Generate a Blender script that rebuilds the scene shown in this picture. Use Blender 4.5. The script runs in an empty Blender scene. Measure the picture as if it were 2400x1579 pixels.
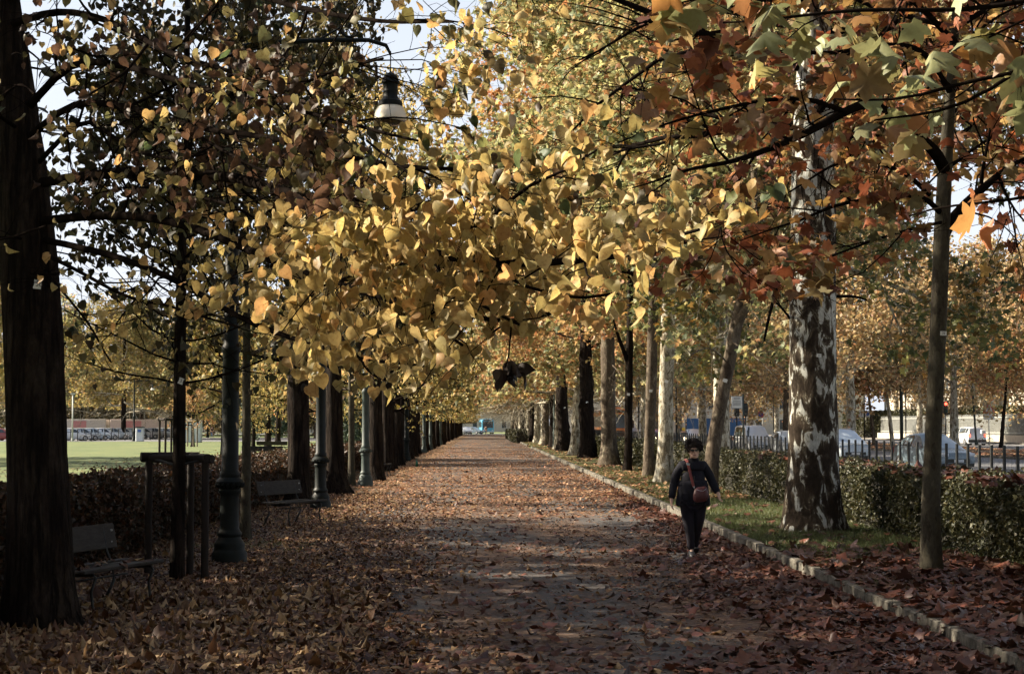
import bpy, math, random
import numpy as np
from mathutils import Vector, Matrix, Euler
RD = random.Random(11); NR = np.random.RandomState(11)
scene = bpy.context.scene
COL = scene.collection
PI = math.pi
# ------------------------------------------------------------------ camera geometry
F, CAMH = 4000.0, 1.85
PITCH = math.atan(206.5/F); YAW = math.atan(70/F)
CROT = Euler((PI/2+PITCH, 0, -YAW), 'XYZ').to_matrix()
def at(u, v, D):
    d = CROT @ Vector(((u-1200)/F, (789.5-v)/F, -1)); k = D/d.y
    return Vector((d.x*k, D, CAMH+d.z*k))
def xu(u, D): return at(u, 996, D).x
# ------------------------------------------------------------------ object helpers
def link(o, parent=None):
    COL.objects.link(o)
    if parent is not None: o.parent = parent
    return o
def thing(name, label, cat, loc=(0,0,0), rz=0, group=None):
    o = bpy.data.objects.new(name, None); COL.objects.link(o)
    o.empty_display_size = .2
    o.location = loc; o.rotation_euler = (0,0,rz); o['label'] = label; o['category'] = cat
    if group: o['group'] = group
    return o
def tag(o, label=None, cat=None, group=None, kind=None):
    if label: o['label'] = label
    if cat: o['category'] = cat
    if group: o['group'] = group
    if kind: o['kind'] = kind
    return o
def copy_tree(o, parent=None, loc=None, rz=None, sc=None, label=None, group=None, name=None):
    c = o.copy(); COL.objects.link(c)
    if parent is not None: c.parent = parent
    if name: c.name = name
    if loc is not None: c.location = loc
    if rz is not None: c.rotation_euler = (0,0,rz)
    if sc is not None: c.scale = sc
    if label: c['label'] = label
    if group: c['group'] = group
    for ch in list(o.children): copy_tree(ch, c)
    return c
def np_mesh(name, V, faces, mat, parent=None, smooth=False, attrs=None, uv=None):
    """faces: list of int arrays (n,k)"""
    me = bpy.data.meshes.new(name)
    V = np.asarray(V, dtype=np.float32)
    faces = [np.asarray(f, dtype=np.int32) for f in faces if len(f)]
    me.vertices.add(len(V)); me.vertices.foreach_set('co', V.ravel())
    nl = sum(f.size for f in faces); nf = sum(len(f) for f in faces)
    me.loops.add(nl); me.polygons.add(nf)
    me.loops.foreach_set('vertex_index', np.concatenate([f.ravel() for f in faces]))
    tot = np.concatenate([np.full(len(f), f.shape[1], dtype=np.int32) for f in faces])
    st = np.zeros(nf, dtype=np.int32); st[1:] = np.cumsum(tot)[:-1]
    me.polygons.foreach_set('loop_start', st)
    try: me.polygons.foreach_set('loop_total', tot)
    except Exception: pass
    if smooth: me.polygons.foreach_set('use_smooth', np.ones(nf, dtype=bool))
    for k, a in (attrs or {}).items():
        at_ = me.attributes.new(k, 'FLOAT', 'POINT'); at_.data.foreach_set('value', np.asarray(a, dtype=np.float32))
    me.update(calc_edges=True)
    if mat is not None: me.materials.append(mat)
    o = bpy.data.objects.new(name, me)
    return link(o, parent)
class MB:
    def __init__(s): s.V = []; s.F = []
    def add(s, vs, fs):
        o = len(s.V); s.V.extend([tuple(v) for v in vs]); s.F.extend([tuple(i+o for i in f) for f in fs]); return s
    def box(s, c, size, rz=0, rot=None, bev=0.0):
        x, y, z = [q/2 for q in size]
        M = rot if rot is not None else Matrix.Rotation(rz, 3, 'Z')
        c = Vector(c)
        if bev <= 0:
            P = [(-x,-y,-z),(x,-y,-z),(x,y,-z),(-x,y,-z),(-x,-y,z),(x,-y,z),(x,y,z),(-x,y,z)]
            return s.add([c+M@Vector(p) for p in P], [(0,3,2,1),(4,5,6,7),(0,1,5,4),(1,2,6,5),(2,3,7,6),(3,0,4,7)])
        b = min(bev, x*.49, y*.49, z*.49); vs = []; fs = []
        import itertools
        idx = {}
        for sx, sy, sz in itertools.product((-1,1),(-1,1),(-1,1)):
            for ax in range(3):
                p = [sx*(x-b), sy*(y-b), sz*(z-b)]; p[ax] = (sx*x, sy*y, sz*z)[ax]
                idx[(sx,sy,sz,ax)] = len(vs); vs.append(c+M@Vector(p))
        for ax in range(3):
            o1, o2 = [(1,2),(0,2),(0,1)][ax]
            for sg in (-1,1):
                q = []
                for a, b_ in ((-1,-1),(1,-1),(1,1),(-1,1)):
                    k = [0,0,0]; k[ax] = sg; k[o1] = a; k[o2] = b_; q.append(idx[(k[0],k[1],k[2],ax)])
                fs.append(tuple(q))
        for a1, a2, a3 in ((0,1,2),(0,2,1),(1,2,0)):
            for s1 in (-1,1):
                for s2 in (-1,1):
                    k = [0,0,0]; k[a1] = s1; k[a2] = s2; q = []
                    for sg, ax in ((-1,a1),(1,a1),(1,a2),(-1,a2)):
                        k[a3] = sg; q.append(idx[(k[0],k[1],k[2],ax)])
                    fs.append(tuple(q))
        for sx, sy, sz in itertools.product((-1,1),(-1,1),(-1,1)):
            fs.append(tuple(idx[(sx,sy,sz,a)] for a in range(3)))
        return s.add(vs, fs)
    def tube(s, pts, rads, n=8, cap=True):
        pts = [Vector(p) for p in pts]
        if not hasattr(rads, '__len__'): rads = [rads]*len(pts)
        rings = []; vs = []
        ref = None
        for i, p in enumerate(pts):
            t = (pts[min(i+1, len(pts)-1)]-pts[max(i-1, 0)]).normalized()
            if ref is None:
                ref = Vector((0,0,1)) if abs(t.z) < .9 else Vector((1,0,0))
            a = t.cross(ref); 
            if a.length < 1e-4: a = t.cross(Vector((0,1,0)))
            a.normalize(); b = t.cross(a).normalized()
            ref = -b if False else ref
            for k in range(n):
                an = 2*PI*k/n; vs.append(p+(a*math.cos(an)+b*math.sin(an))*rads[i])
        fs = []
        for i in range(len(pts)-1):
            for k in range(n):
                k2 = (k+1) % n; fs.append((i*n+k, i*n+k2, (i+1)*n+k2, (i+1)*n+k))
        if cap:
            fs.append(tuple(range(n))[::-1]); fs.append(tuple((len(pts)-1)*n+k for k in range(n)))
        return s.add(vs, fs)
    def lathe(s, prof, n=16, c=(0,0,0), flute=0):
        c = Vector(c); vs = []; fs = []
        for r, z in prof:
            for k in range(n):
                an = 2*PI*(k+.5)/n; rr = r*(1-(flute if k % 2 else 0))
                vs.append(c+Vector((rr*math.cos(an), rr*math.sin(an), z)))
        for i in range(len(prof)-1):
            for k in range(n):
                k2 = (k+1) % n; fs.append((i*n+k, i*n+k2, (i+1)*n+k2, (i+1)*n+k))
        fs.append(tuple(range(n))[::-1]); fs.append(tuple((len(prof)-1)*n+k for k in range(n)))
        return s.add(vs, fs)
    def loft(s, rings, cap=True):
        n = len(rings[0]); vs = [p for r in rings for p in r]; fs = []
        for i in range(len(rings)-1):
            for k in range(n):
                k2 = (k+1) % n; fs.append((i*n+k, i*n+k2, (i+1)*n+k2, (i+1)*n+k))
        if cap: fs.append(tuple(range(n))[::-1]); fs.append(tuple((len(rings)-1)*n+k for k in range(n)))
        return s.add(vs, fs)
    def build(s, name, mat, parent=None, smooth=False, fix=True):
        me = bpy.data.meshes.new(name); me.from_pydata([tuple(v) for v in s.V], [], s.F)
        if fix:
            import bmesh
            bm = bmesh.new(); bm.from_mesh(me); bmesh.ops.recalc_face_normals(bm, faces=bm.faces[:]); bm.to_mesh(me); bm.free()
        if smooth:
            me.polygons.foreach_set('use_smooth', [True]*len(me.polygons))
            if smooth == 'auto':
                try: me.set_sharp_from_angle(angle=math.radians(40))
                except Exception: pass
        me.update(); me.materials.append(mat)
        return link(bpy.data.objects.new(name, me), parent)
# ------------------------------------------------------------------ materials
def newmat(name):
    m = bpy.data.materials.new(name); m.use_nodes = True
    nt = m.node_tree; nt.nodes.clear()
    out = nt.nodes.new('ShaderNodeOutputMaterial')
    return m, nt, nt.nodes, nt.links, out
def ramp(nd, stops, interp='LINEAR'):
    r = nd.new('ShaderNodeValToRGB'); cr = r.color_ramp; cr.interpolation = interp
    while len(cr.elements) < len(stops): cr.elements.new(.5)
    for e, (p, c) in zip(cr.elements, sorted(stops, key=lambda q: q[0])): pass
    for i, (p, c) in enumerate(stops):
        cr.elements[i].position = p
    for i, (p, c) in enumerate(stops):
        cr.elements[i].color = (c[0], c[1], c[2], 1) if hasattr(c, '__len__') else (c, c, c, 1)
    return r
def noise(nd, ln, scale, detail=4, rough=.55, dist=0, vec=None, dims=None):
    n = nd.new('ShaderNodeTexNoise'); n.inputs['Scale'].default_value = scale; n.inputs['Detail'].default_value = detail
    n.inputs['Roughness'].default_value = rough; n.inputs['Distortion'].default_value = dist
    if vec is not None: ln.new(vec, n.inputs['Vector'])
    return n
def coords(nd, ln, kind='Object', scale=(1,1,1)):
    tc = nd.new('ShaderNodeTexCoord'); mp = nd.new('ShaderNodeMapping'); mp.inputs['Scale'].default_value = scale
    ln.new(tc.outputs[kind], mp.inputs['Vector']); return mp.outputs['Vector']
def mixc(nd, ln, fac, a, b, mode='MIX'):
    m = nd.new('ShaderNodeMix'); m.data_type = 'RGBA'; m.blend_type = mode
    for s, val in ((m.inputs[0], fac), (m.inputs[6], a), (m.inputs[7], b)):
        if hasattr(val, 'is_linked') or hasattr(val, 'links'): ln.new(val, s)
        elif hasattr(val, '__len__'): s.default_value = (val[0], val[1], val[2], 1)
        else: s.default_value = val
    return m.outputs[2]
def math_(nd, ln, op, a, b=None, clamp=False):
    m = nd.new('ShaderNodeMath'); m.operation = op; m.use_clamp = clamp
    for i, val in enumerate((a, b)):
        if val is None: continue
        if hasattr(val, 'links'): ln.new(val, m.inputs[i])
        else: m.inputs[i].default_value = val
    return m.outputs[0]
def bump(nd, ln, h, strength, dist, bs):
    b = nd.new('ShaderNodeBump'); b.inputs['Strength'].default_value = strength; b.inputs['Distance'].default_value = dist
    ln.new(h, b.inputs['Height']); ln.new(b.outputs[0], bs.inputs['Normal'])
def simple(name, col, rough=.6, metal=0, var=.25, scale=6, bumpk=.15, spec=.5, coat=0, vscale=(1,1,1)):
    m, nt, nd, ln, out = newmat(name)
    b = nd.new('ShaderNodeBsdfPrincipled'); v = coords(nd, ln, 'Object', vscale)
    n = noise(nd, ln, scale, 6, .65, 0, v)
    c2 = tuple(q*(1-var) for q in col); c1 = tuple(min(1, q*(1+var)) for q in col)
    r = ramp(nd, [(.3, c2), (.7, c1)]); ln.new(n.outputs[0], r.inputs[0])
    ln.new(r.outputs[0], b.inputs['Base Color'])
    b.inputs['Roughness'].default_value = rough; b.inputs['Metallic'].default_value = metal
    b.inputs['Specular IOR Level'].default_value = spec
    if coat: b.inputs['Coat Weight'].default_value = coat; b.inputs['Coat Roughness'].default_value = .06
    if bumpk: bump(nd, ln, n.outputs[0], bumpk, .01, b)
    ln.new(b.outputs[0], out.inputs[0]); return m
def leafmat(name, pal, transl=.35, rough=.5, spot=.5, spotscale=55, spec=.3, spread=1.0):
    m, nt, nd, ln, out = newmat(name)
    a1 = nd.new('ShaderNodeAttribute'); a1.attribute_name = 'r1'
    a2 = nd.new('ShaderNodeAttribute'); a2.attribute_name = 'r2'
    n = len(pal); r = ramp(nd, [(i/(n-1), c) for i, c in enumerate(pal)])
    ln.new(a1.outputs['Fac'], r.inputs[0])
    mr = nd.new('ShaderNodeMapRange'); mr.inputs['To Min'].default_value = 1-.45*spread; mr.inputs['To Max'].default_value = 1+.35*spread
    ln.new(a2.outputs['Fac'], mr.inputs[0])
    vm = nd.new('ShaderNodeVectorMath'); vm.operation = 'SCALE'
    ln.new(r.outputs[0], vm.inputs[0]); ln.new(mr.outputs[0], vm.inputs['Scale'])
    col = vm.outputs[0]
    if spot:
        v = coords(nd, ln)
        nz = noise(nd, ln, spotscale, 3, .7, 0, v)
        rr = ramp(nd, [(.5, 0.0), (.66, 1.0)]); ln.new(nz.outputs[0], rr.inputs[0])
        f = math_(nd, ln, 'MULTIPLY', rr.outputs[0], spot)
        dk = nd.new('ShaderNodeVectorMath'); dk.operation = 'MULTIPLY'; ln.new(col, dk.inputs[0]); dk.inputs[1].default_value = (.55, .4, .3)
        col = mixc(nd, ln, f, col, dk.outputs[0])
    b = nd.new('ShaderNodeBsdfPrincipled'); ln.new(col, b.inputs['Base Color'])
    b.inputs['Roughness'].default_value = rough; b.inputs['Specular IOR Level'].default_value = spec
    if transl > 0:
        t = nd.new('ShaderNodeBsdfTranslucent')
        sat = nd.new('ShaderNodeVectorMath'); sat.operation = 'MULTIPLY'; ln.new(col, sat.inputs[0]); sat.inputs[1].default_value = (1.1, 1.0, .85)
        ln.new(sat.outputs[0], t.inputs[0])
        mx = nd.new('ShaderNodeMixShader'); mx.inputs[0].default_value = transl
        ln.new(b.outputs[0], mx.inputs[1]); ln.new(t.outputs[0], mx.inputs[2]); ln.new(mx.outputs[0], out.inputs[0])
    else: ln.new(b.outputs[0], out.inputs[0])
    return m
def barkmat(name, stops, scale=4, zs=.35, rough=.85, b1=.6, dist=.6, furrow=0, fcol=(.008,.006,.005), interp='CONSTANT', zg=None):
    m, nt, nd, ln, out = newmat(name)
    b = nd.new('ShaderNodeBsdfPrincipled'); v = coords(nd, ln, 'Object', (1,1,zs))
    n = noise(nd, ln, scale, 8, .62, dist, v)
    r = ramp(nd, stops, interp)
    if zg:
        sz = nd.new('ShaderNodeSeparateXYZ'); ln.new(coords(nd, ln), sz.inputs[0])
        ln.new(math_(nd, ln, 'ADD', n.outputs[0], math_(nd, ln, 'MULTIPLY', math_(nd, ln, 'SUBTRACT', sz.outputs[2], zg[0]), zg[1])), r.inputs[0])
    else: ln.new(n.outputs[0], r.inputs[0])
    v2 = coords(nd, ln, 'Object', (1,1,.5))
    n2 = noise(nd, ln, 22, 6, .7, 0, v2)
    rr = ramp(nd, [(.3, .55), (.7, 1.25)]); ln.new(n2.outputs[0], rr.inputs[0])
    col = mixc(nd, ln, 1.0, r.outputs[0], rr.outputs[0], 'MULTIPLY')
    h = n2.outputs[0]
    if furrow:
        v3 = coords(nd, ln, 'Object', (1,1,.09))
        n3 = noise(nd, ln, furrow, 5, .6, .3, v3)
        r3 = ramp(nd, [(.38, 0.0), (.55, 1.0)]); ln.new(n3.outputs[0], r3.inputs[0])
        col = mixc(nd, ln, r3.outputs[0], fcol, col); h = math_(nd, ln, 'ADD', h, math_(nd, ln, 'MULTIPLY', r3.outputs[0], 1.5))
    else:
        h = math_(nd, ln, 'ADD', math_(nd, ln, 'MULTIPLY', h, .6), n.outputs[0])
    ln.new(col, b.inputs['Base Color']); b.inputs['Roughness'].default_value = rough; b.inputs['Specular IOR Level'].default_value = .06
    bump(nd, ln, h, b1, .03, b)
    ln.new(b.outputs[0], out.inputs[0]); return m
M = {}
# linden leaves, seen close
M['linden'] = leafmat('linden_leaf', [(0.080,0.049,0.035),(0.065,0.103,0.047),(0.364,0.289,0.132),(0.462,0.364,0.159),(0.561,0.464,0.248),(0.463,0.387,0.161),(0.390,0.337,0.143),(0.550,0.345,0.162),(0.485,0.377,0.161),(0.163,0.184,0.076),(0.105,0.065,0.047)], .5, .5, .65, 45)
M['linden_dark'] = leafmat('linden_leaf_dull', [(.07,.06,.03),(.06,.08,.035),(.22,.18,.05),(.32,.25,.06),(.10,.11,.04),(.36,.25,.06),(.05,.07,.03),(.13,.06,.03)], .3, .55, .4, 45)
M['linden_shade'] = leafmat('linden_leaf_shade_tint', [(.02,.025,.012),(.03,.038,.018),(.05,.032,.018),(.10,.09,.03),(.025,.03,.015),(.16,.13,.045),(.03,.02,.012)], .15, .6, .3, 45)  # darker copy of the leaf colours, standing in for shade inside the crowns
M['linden_far'] = leafmat('linden_leaf_far', [(0.107,0.117,0.052),(0.367,0.311,0.119),(0.438,0.355,0.126),(0.253,0.235,0.088),(0.462,0.297,0.123),(0.129,0.138,0.060)], .35, .6, 0)
M['plane_red'] = leafmat('plane_leaf_red', [(.14,.055,.035),(.26,.085,.045),(.34,.13,.055),(.20,.19,.10),(.44,.24,.08),(.28,.25,.10),(.30,.10,.05),(.15,.17,.09),(.22,.07,.04),(.32,.30,.13)], .35, .5, .35, 40)
M['plane_green'] = leafmat('plane_leaf_green', [(.19,.22,.12),(.26,.28,.15),(.34,.32,.14),(.44,.22,.08),(.22,.25,.13),(.32,.11,.05),(.19,.22,.12),(.30,.31,.15)], .35, .5, .3, 30)
M['plane_mix'] = leafmat('plane_leaf_mixed', [(0.123,0.164,0.091),(0.282,0.320,0.173),(0.476,0.477,0.247),(0.479,0.310,0.163),(0.437,0.444,0.211),(0.174,0.219,0.108),(0.433,0.203,0.100),(0.494,0.468,0.247),(0.221,0.254,0.113)], .45, .5, 0)
M['plane_dkgreen'] = leafmat('plane_leaf_dark_green', [(.06,.085,.045),(.10,.13,.06),(.15,.17,.06),(.30,.28,.09),(.08,.11,.05),(.40,.22,.06),(.11,.14,.06)], .3, .5, 0)
M['plane_orange'] = leafmat('plane_leaf_orange', [(0.249,0.212,0.104),(0.465,0.293,0.131),(0.533,0.407,0.190),(0.500,0.246,0.120),(0.416,0.173,0.091),(0.374,0.337,0.148),(0.525,0.327,0.146)], .38, .5, 0)
M['road_tree'] = leafmat('road_tree_leaf', [(0.301,0.259,0.134),(0.517,0.382,0.205),(0.425,0.363,0.186),(0.561,0.374,0.197),(0.254,0.244,0.129),(0.432,0.234,0.130),(0.574,0.470,0.272)], .35, .6, 0)
M['far_tree'] = leafmat('far_tree_leaf', [(.10,.09,.06),(.20,.17,.10),(.14,.12,.08),(.24,.17,.09),(.09,.10,.07)], .25, .7, 0)
M['conifer'] = leafmat('conifer_needles', [(.05,.075,.05),(.09,.12,.08),(.06,.09,.06)], .1, .7, 0)
M['hedge'] = leafmat('hedge_leaf', [(0.029,0.032,0.016),(0.054,0.056,0.025),(0.036,0.040,0.018),(0.101,0.090,0.043),(0.043,0.048,0.020),(0.025,0.027,0.013)], .25, .5, 0, spec=.3)
M['hedge_brown'] = leafmat('brown_hedge_leaf', [(.03,.026,.016),(.06,.03,.018),(.03,.03,.016),(.12,.055,.028),(.035,.03,.016)], .25, .5, 0, spec=.3)
M['litter_yellow'] = leafmat('fallen_yellow_leaf', [(0.049,0.024,0.016),(0.082,0.040,0.024),(0.180,0.101,0.048),(0.065,0.031,0.020),(0.131,0.065,0.032),(0.326,0.216,0.104),(0.090,0.040,0.024),(0.163,0.079,0.036),(0.057,0.027,0.018),(0.277,0.166,0.072),(0.098,0.043,0.024),(0.073,0.034,0.022),(0.375,0.266,0.144)], .12, .6, .5, 50)
M['litter_red'] = leafmat('fallen_red_leaf', [(0.056,0.022,0.016),(0.104,0.032,0.019),(0.072,0.030,0.019),(0.160,0.052,0.028),(0.048,0.024,0.016),(0.136,0.072,0.048),(0.088,0.030,0.019)], .1, .48, .35, 35, spec=.5)
M['litter_crumb'] = leafmat('leaf_crumbs', [(.10,.055,.035),(.22,.11,.055),(.15,.07,.04),(.30,.19,.10),(.09,.05,.035),(.24,.10,.045)], .0, .7, 0)
M['litter_far'] = leafmat('far_fallen_leaf', [(.24,.10,.06),(.36,.19,.10),(.20,.10,.065),(.42,.28,.15),(.30,.14,.075)], .1, .6, 0)
M['grass'] = leafmat('grass_blade', [(0.053,0.083,0.030),(0.083,0.112,0.041),(0.120,0.135,0.053),(0.068,0.098,0.038),(0.150,0.135,0.068)], .3, .55, 0)
M['bark_linden'] = barkmat('linden_bark', [(.3,(.014,.010,.008)),(.5,(.026,.019,.015)),(.68,(.042,.033,.025))], 5, .3, .9, .9, .4, furrow=16, interp='LINEAR')
M['bark_twig'] = simple('twig_bark', (.009,.007,.006), 1.0, 0, .4, 12, .3, .0)
M['bark_plane'] = barkmat('plane_bark_pale', [(0,(.12,.10,.07)),(.40,(.20,.17,.12)),(.47,(.40,.37,.29)),(.56,(.52,.50,.42)),(.64,(.30,.28,.21))], 7, .4)
M['bark_plane_dark'] = barkmat('plane_bark_flaking', [(0,(.020,.015,.011)),(.42,(.036,.027,.02)),(.49,(.06,.047,.034)),(.530,(.16,.14,.10)),(.540,(.44,.44,.40)),(.63,(.52,.53,.49)),(.70,(.14,.12,.09))], 6.0, .45, .9, .8, .7, interp='LINEAR', zg=(3.4, .014))
M['bark_plane_brown'] = barkmat('plane_bark_brown', [(0,(.055,.042,.032)),(.42,(.10,.08,.06)),(.56,(.16,.135,.10)),(.66,(.30,.27,.2))], 5, .35, .9, 1.0)
M['bark_young'] = barkmat('young_plane_bark', [(0,(.04,.034,.026)),(.42,(.065,.058,.042)),(.6,(.09,.082,.06)),(.72,(.04,.034,.026))], 6, .35, .8, .5)
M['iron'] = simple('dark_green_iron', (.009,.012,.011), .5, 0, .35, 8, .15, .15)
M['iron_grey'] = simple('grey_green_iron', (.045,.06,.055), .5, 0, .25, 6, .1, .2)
M['black'] = simple('black_metal', (.02,.022,.022), .5, .3, .3, 20, .1)
M['glass_lamp'] = simple('opal_glass', (.88,.80,.64), .3, 0, .06, 5, 0, .5)
M['lens'] = simple('brown_lens', (.10,.07,.03), .15, 0, .3, 20, 0, .6)
M['wood'] = simple('bench_wood', (.036,.032,.028), .7, 0, .35, 9, .4, .12, 0, (1,1,4))
M['stake'] = simple('stake_wood', (.018,.013,.010), .85, 0, .4, 14, .5, .3, 0, (1,1,.2))
M['stake_pale'] = simple('pale_stake_wood', (.18,.15,.11), .85, 0, .3, 14, .4, .3)
M['tagwhite'] = simple('tag_white', (.72,.72,.70), .5, 0, .05, 30, 0)
M['ink'] = simple('tag_ink', (.03,.03,.04), .6, 0, .1, 30, 0)
M['kerb'] = barkmat('kerb_stone', [(.3,(.07,.065,.05)),(.45,(.13,.12,.10)),(.58,(.20,.185,.155)),(.7,(.08,.075,.06))], 5, 1, .9, .8, .3, interp='LINEAR')
M['asphalt'] = simple('road_asphalt', (.16,.16,.165), .9, 0, .18, 3, .2, .3)
M['pavement'] = simple('pavement', (.24,.225,.2), .9, 0, .2, 2, .2, .3)
M['plaster'] = simple('pale_plaster', (.48,.44,.36), .9, 0, .12, 2, .1)
M['stone'] = simple('beige_stone', (.46,.41,.33), .85, 0, .15, 3, .2)
M['roof'] = simple('red_roof_tile', (.26,.12,.08), .8, 0, .25, 8, .3)
M['rubber'] = simple('tyre_rubber', (.02,.02,.02), .85, 0, .2, 20, 0)
M['chrome'] = simple('rim_metal', (.45,.46,.48), .35, .8, .1, 10, 0)
M['carglass'] = simple('car_glass', (.045,.055,.06), .06, 0, .1, 3, 0, .8)
M['plate'] = simple('number_plate', (.7,.72,.75), .4, 0, .03, 10, 0)
M['rail_white'] = simple('pale_railing', (.42,.43,.40), .6, .1, .12, 10, .05)
def emis(name, col, st):
    m, nt, nd, ln, out = newmat(name); e = nd.new('ShaderNodeEmission'); e.inputs[0].default_value = (*col, 1); e.inputs[1].default_value = st
    ln.new(e.outputs[0], out.inputs[0]); return m
M['lamp_on'] = emis('headlight_glow', (1,.85,.55), 6)
M['red_on'] = emis('red_signal_glow', (1,.06,.03), 3)
def paint(name, col): 
    if name not in M: M[name] = simple(name, col, .32, .15, .04, 4, 0, .5, .6)
    return M[name]
def plain(name, col, rough=.7):
    if name not in M: M[name] = simple(name, col, rough, 0, .15, 9, .08)
    return M[name]
# ------------------------------------------------------------------ leaves
def tmpl(outline, center, fold, curl, cup=0):
    half = outline
    pts = [(x, y) for x, y in half] + [(-x, y) for x, y in reversed(half[1:-1])]
    V = [(center[0], center[1], 0)] + [(x, y, 0) for x, y in pts]
    V = np.array(V, dtype=float)
    V[:,2] = -fold*np.abs(V[:,0]) + curl*(V[:,1]-.3)**2 + cup*np.sin(V[:,0]*5+V[:,1]*4)*.5
    n = len(pts)
    Fc = np.array([(0, 1+i, 1+(i+1) % n) for i in range(n)])
    return V, Fc
HO = [(0,0),(.16,-.10),(.34,-.08),(.46,.08),(.49,.28),(.43,.5),(.3,.7),(.14,.86),(0,1.06)]
HEART = [tmpl(HO, (0,.35), .35, -.3, .08), tmpl(HO, (0,.35), .1, .45, .14), tmpl(HO, (0,.35), .6, -.15, .1), tmpl([(x*.8,y) for x,y in HO], (0,.35), .85, .3, .2), tmpl([(x*1.08,y*.9) for x,y in HO], (0,.3), -.25, -.7, .3), tmpl([(x*(.9+.12*math.sin(i*2.1)),y) for i,(x,y) in enumerate(HO)], (0,.4), .5, .9, -.25), tmpl([(x*.6,y*1.05) for x,y in HO], (0,.35), 1.3, -.5, .35)]
HL = [(0,0),(.4,-.04),(.46,.35),(.22,.75),(0,1)]
HEARTL = [(np.array([(0,0,0),(.4,-.04,-.12),(.46,.38,-.15),(0,1,0),(-.46,.38,-.15),(-.4,-.04,-.12)]), np.array([(0,1,2),(0,2,3),(0,3,4),(0,4,5)])),
          (np.array([(0,0,0),(.4,-.04,.12),(.4,.38,.2),(0,1,-.25),(-.4,.38,.15),(-.4,-.04,.1)]), np.array([(0,1,2),(0,2,3),(0,3,4),(0,4,5)]))]
PO = [(0,0),(.2,-.12),(.36,-.07),(.58,-.02),(.5,.12),(.40,.20),(.54,.30),(.70,.50),(.54,.53),(.42,.56),(.30,.54),(.31,.70),(.17,.84),(0,1.08)]
PLANE = [tmpl(PO, (0,.26), .22, -.25, .06), tmpl(PO, (0,.26), -.2, .5, .1), tmpl(PO, (0,.26), .55, -.2, .14), tmpl([(x*.85,y) for x,y in PO], (0,.26), .8, .4, .2)]
PL = [(0,-.02),(.5,-.04),(.3,.2),(.62,.48),(.24,.46),(0,1.05)]
PLANEL = [tmpl(PL, (0,.26), .3, -.3, .08), tmpl(PL, (0,.26), .1, .5, .15)]
QUAD = [(np.array([(0,0,0),(.42,.45,-.1),(0,1,0),(-.42,.45,-.1)]), np.array([(0,1,2),(0,2,3)])),
        (np.array([(0,0,0),(.36,.5,.2),(.1,1,0),(-.42,.4,.1)]), np.array([(0,1,2),(0,2,3)]))]
BLADE = [(np.array([(-.07,0,0),(.07,0,0),(0.0,1,.35)]), np.array([(0,1,2)])), (np.array([(-.06,0,0),(.06,0,0),(.05,1,-.1)]), np.array([(0,1,2)]))]
def norm(a): return a/np.maximum(np.linalg.norm(a, axis=1, keepdims=True), 1e-6)
def leaves(name, P, size, mat, parent, tm, mode='droop', rs=None, smin=.65, r1=None, sz=None):
    rs = rs or NR
    P = np.asarray(P, dtype=float); n = len(P)
    g = rs.normal(size=(n,3))
    if mode == 'droop': tip = norm(g*.55+np.array([0,0,-1.0])); nr = rs.normal(size=(n,3))*np.array([1,1,.6])
    elif mode == 'spread': tip = norm(g*np.array([1,1,.55])+np.array([0,0,-.5])); nr = rs.normal(size=(n,3))*.8+np.array([0,0,1.0])
    elif mode == 'flat': tip = norm(g*np.array([1,1,.16])); nr = rs.normal(size=(n,3))*.2+np.array([0,0,1.0])
    elif mode == 'up': tip = norm(g*.35+np.array([0,0,1.0])); nr = rs.normal(size=(n,3))
    else: tip = norm(g); nr = rs.normal(size=(n,3))
    X = norm(np.cross(tip, nr)); Z = np.cross(X, tip)
    s = size*(smin+(1.35-smin)*rs.rand(n)) if sz is None else sz
    R1 = rs.rand(n) if r1 is None else np.clip(r1, 0, 1); R2 = rs.rand(n)
    which = rs.randint(0, len(tm), n)
    Vs = []; Fs = {}; A1 = []; A2 = []; off = 0
    for k, (T, Fc) in enumerate(tm):
        ix = np.where(which == k)[0]
        if not len(ix): continue
        B = np.stack([X[ix], tip[ix], Z[ix]], axis=2)*s[ix,None,None]
        V = np.einsum('nij,mj->nmi', B, T)+P[ix,None,:]
        m = len(T); Vs.append(V.reshape(-1,3))
        f = (Fc[None]+(np.arange(len(ix))*m)[:,None,None]+off).reshape(-1, Fc.shape[1]); Fs.setdefault(Fc.shape[1], []).append(f)
        A1.append(np.repeat(R1[ix], m)); A2.append(np.repeat(R2[ix], m)); off += len(ix)*m
    return np_mesh(name, np.concatenate(Vs), [np.concatenate(v) for v in Fs.values()], mat, parent, False, {'r1': np.concatenate(A1), 'r2': np.concatenate(A2)})
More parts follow.
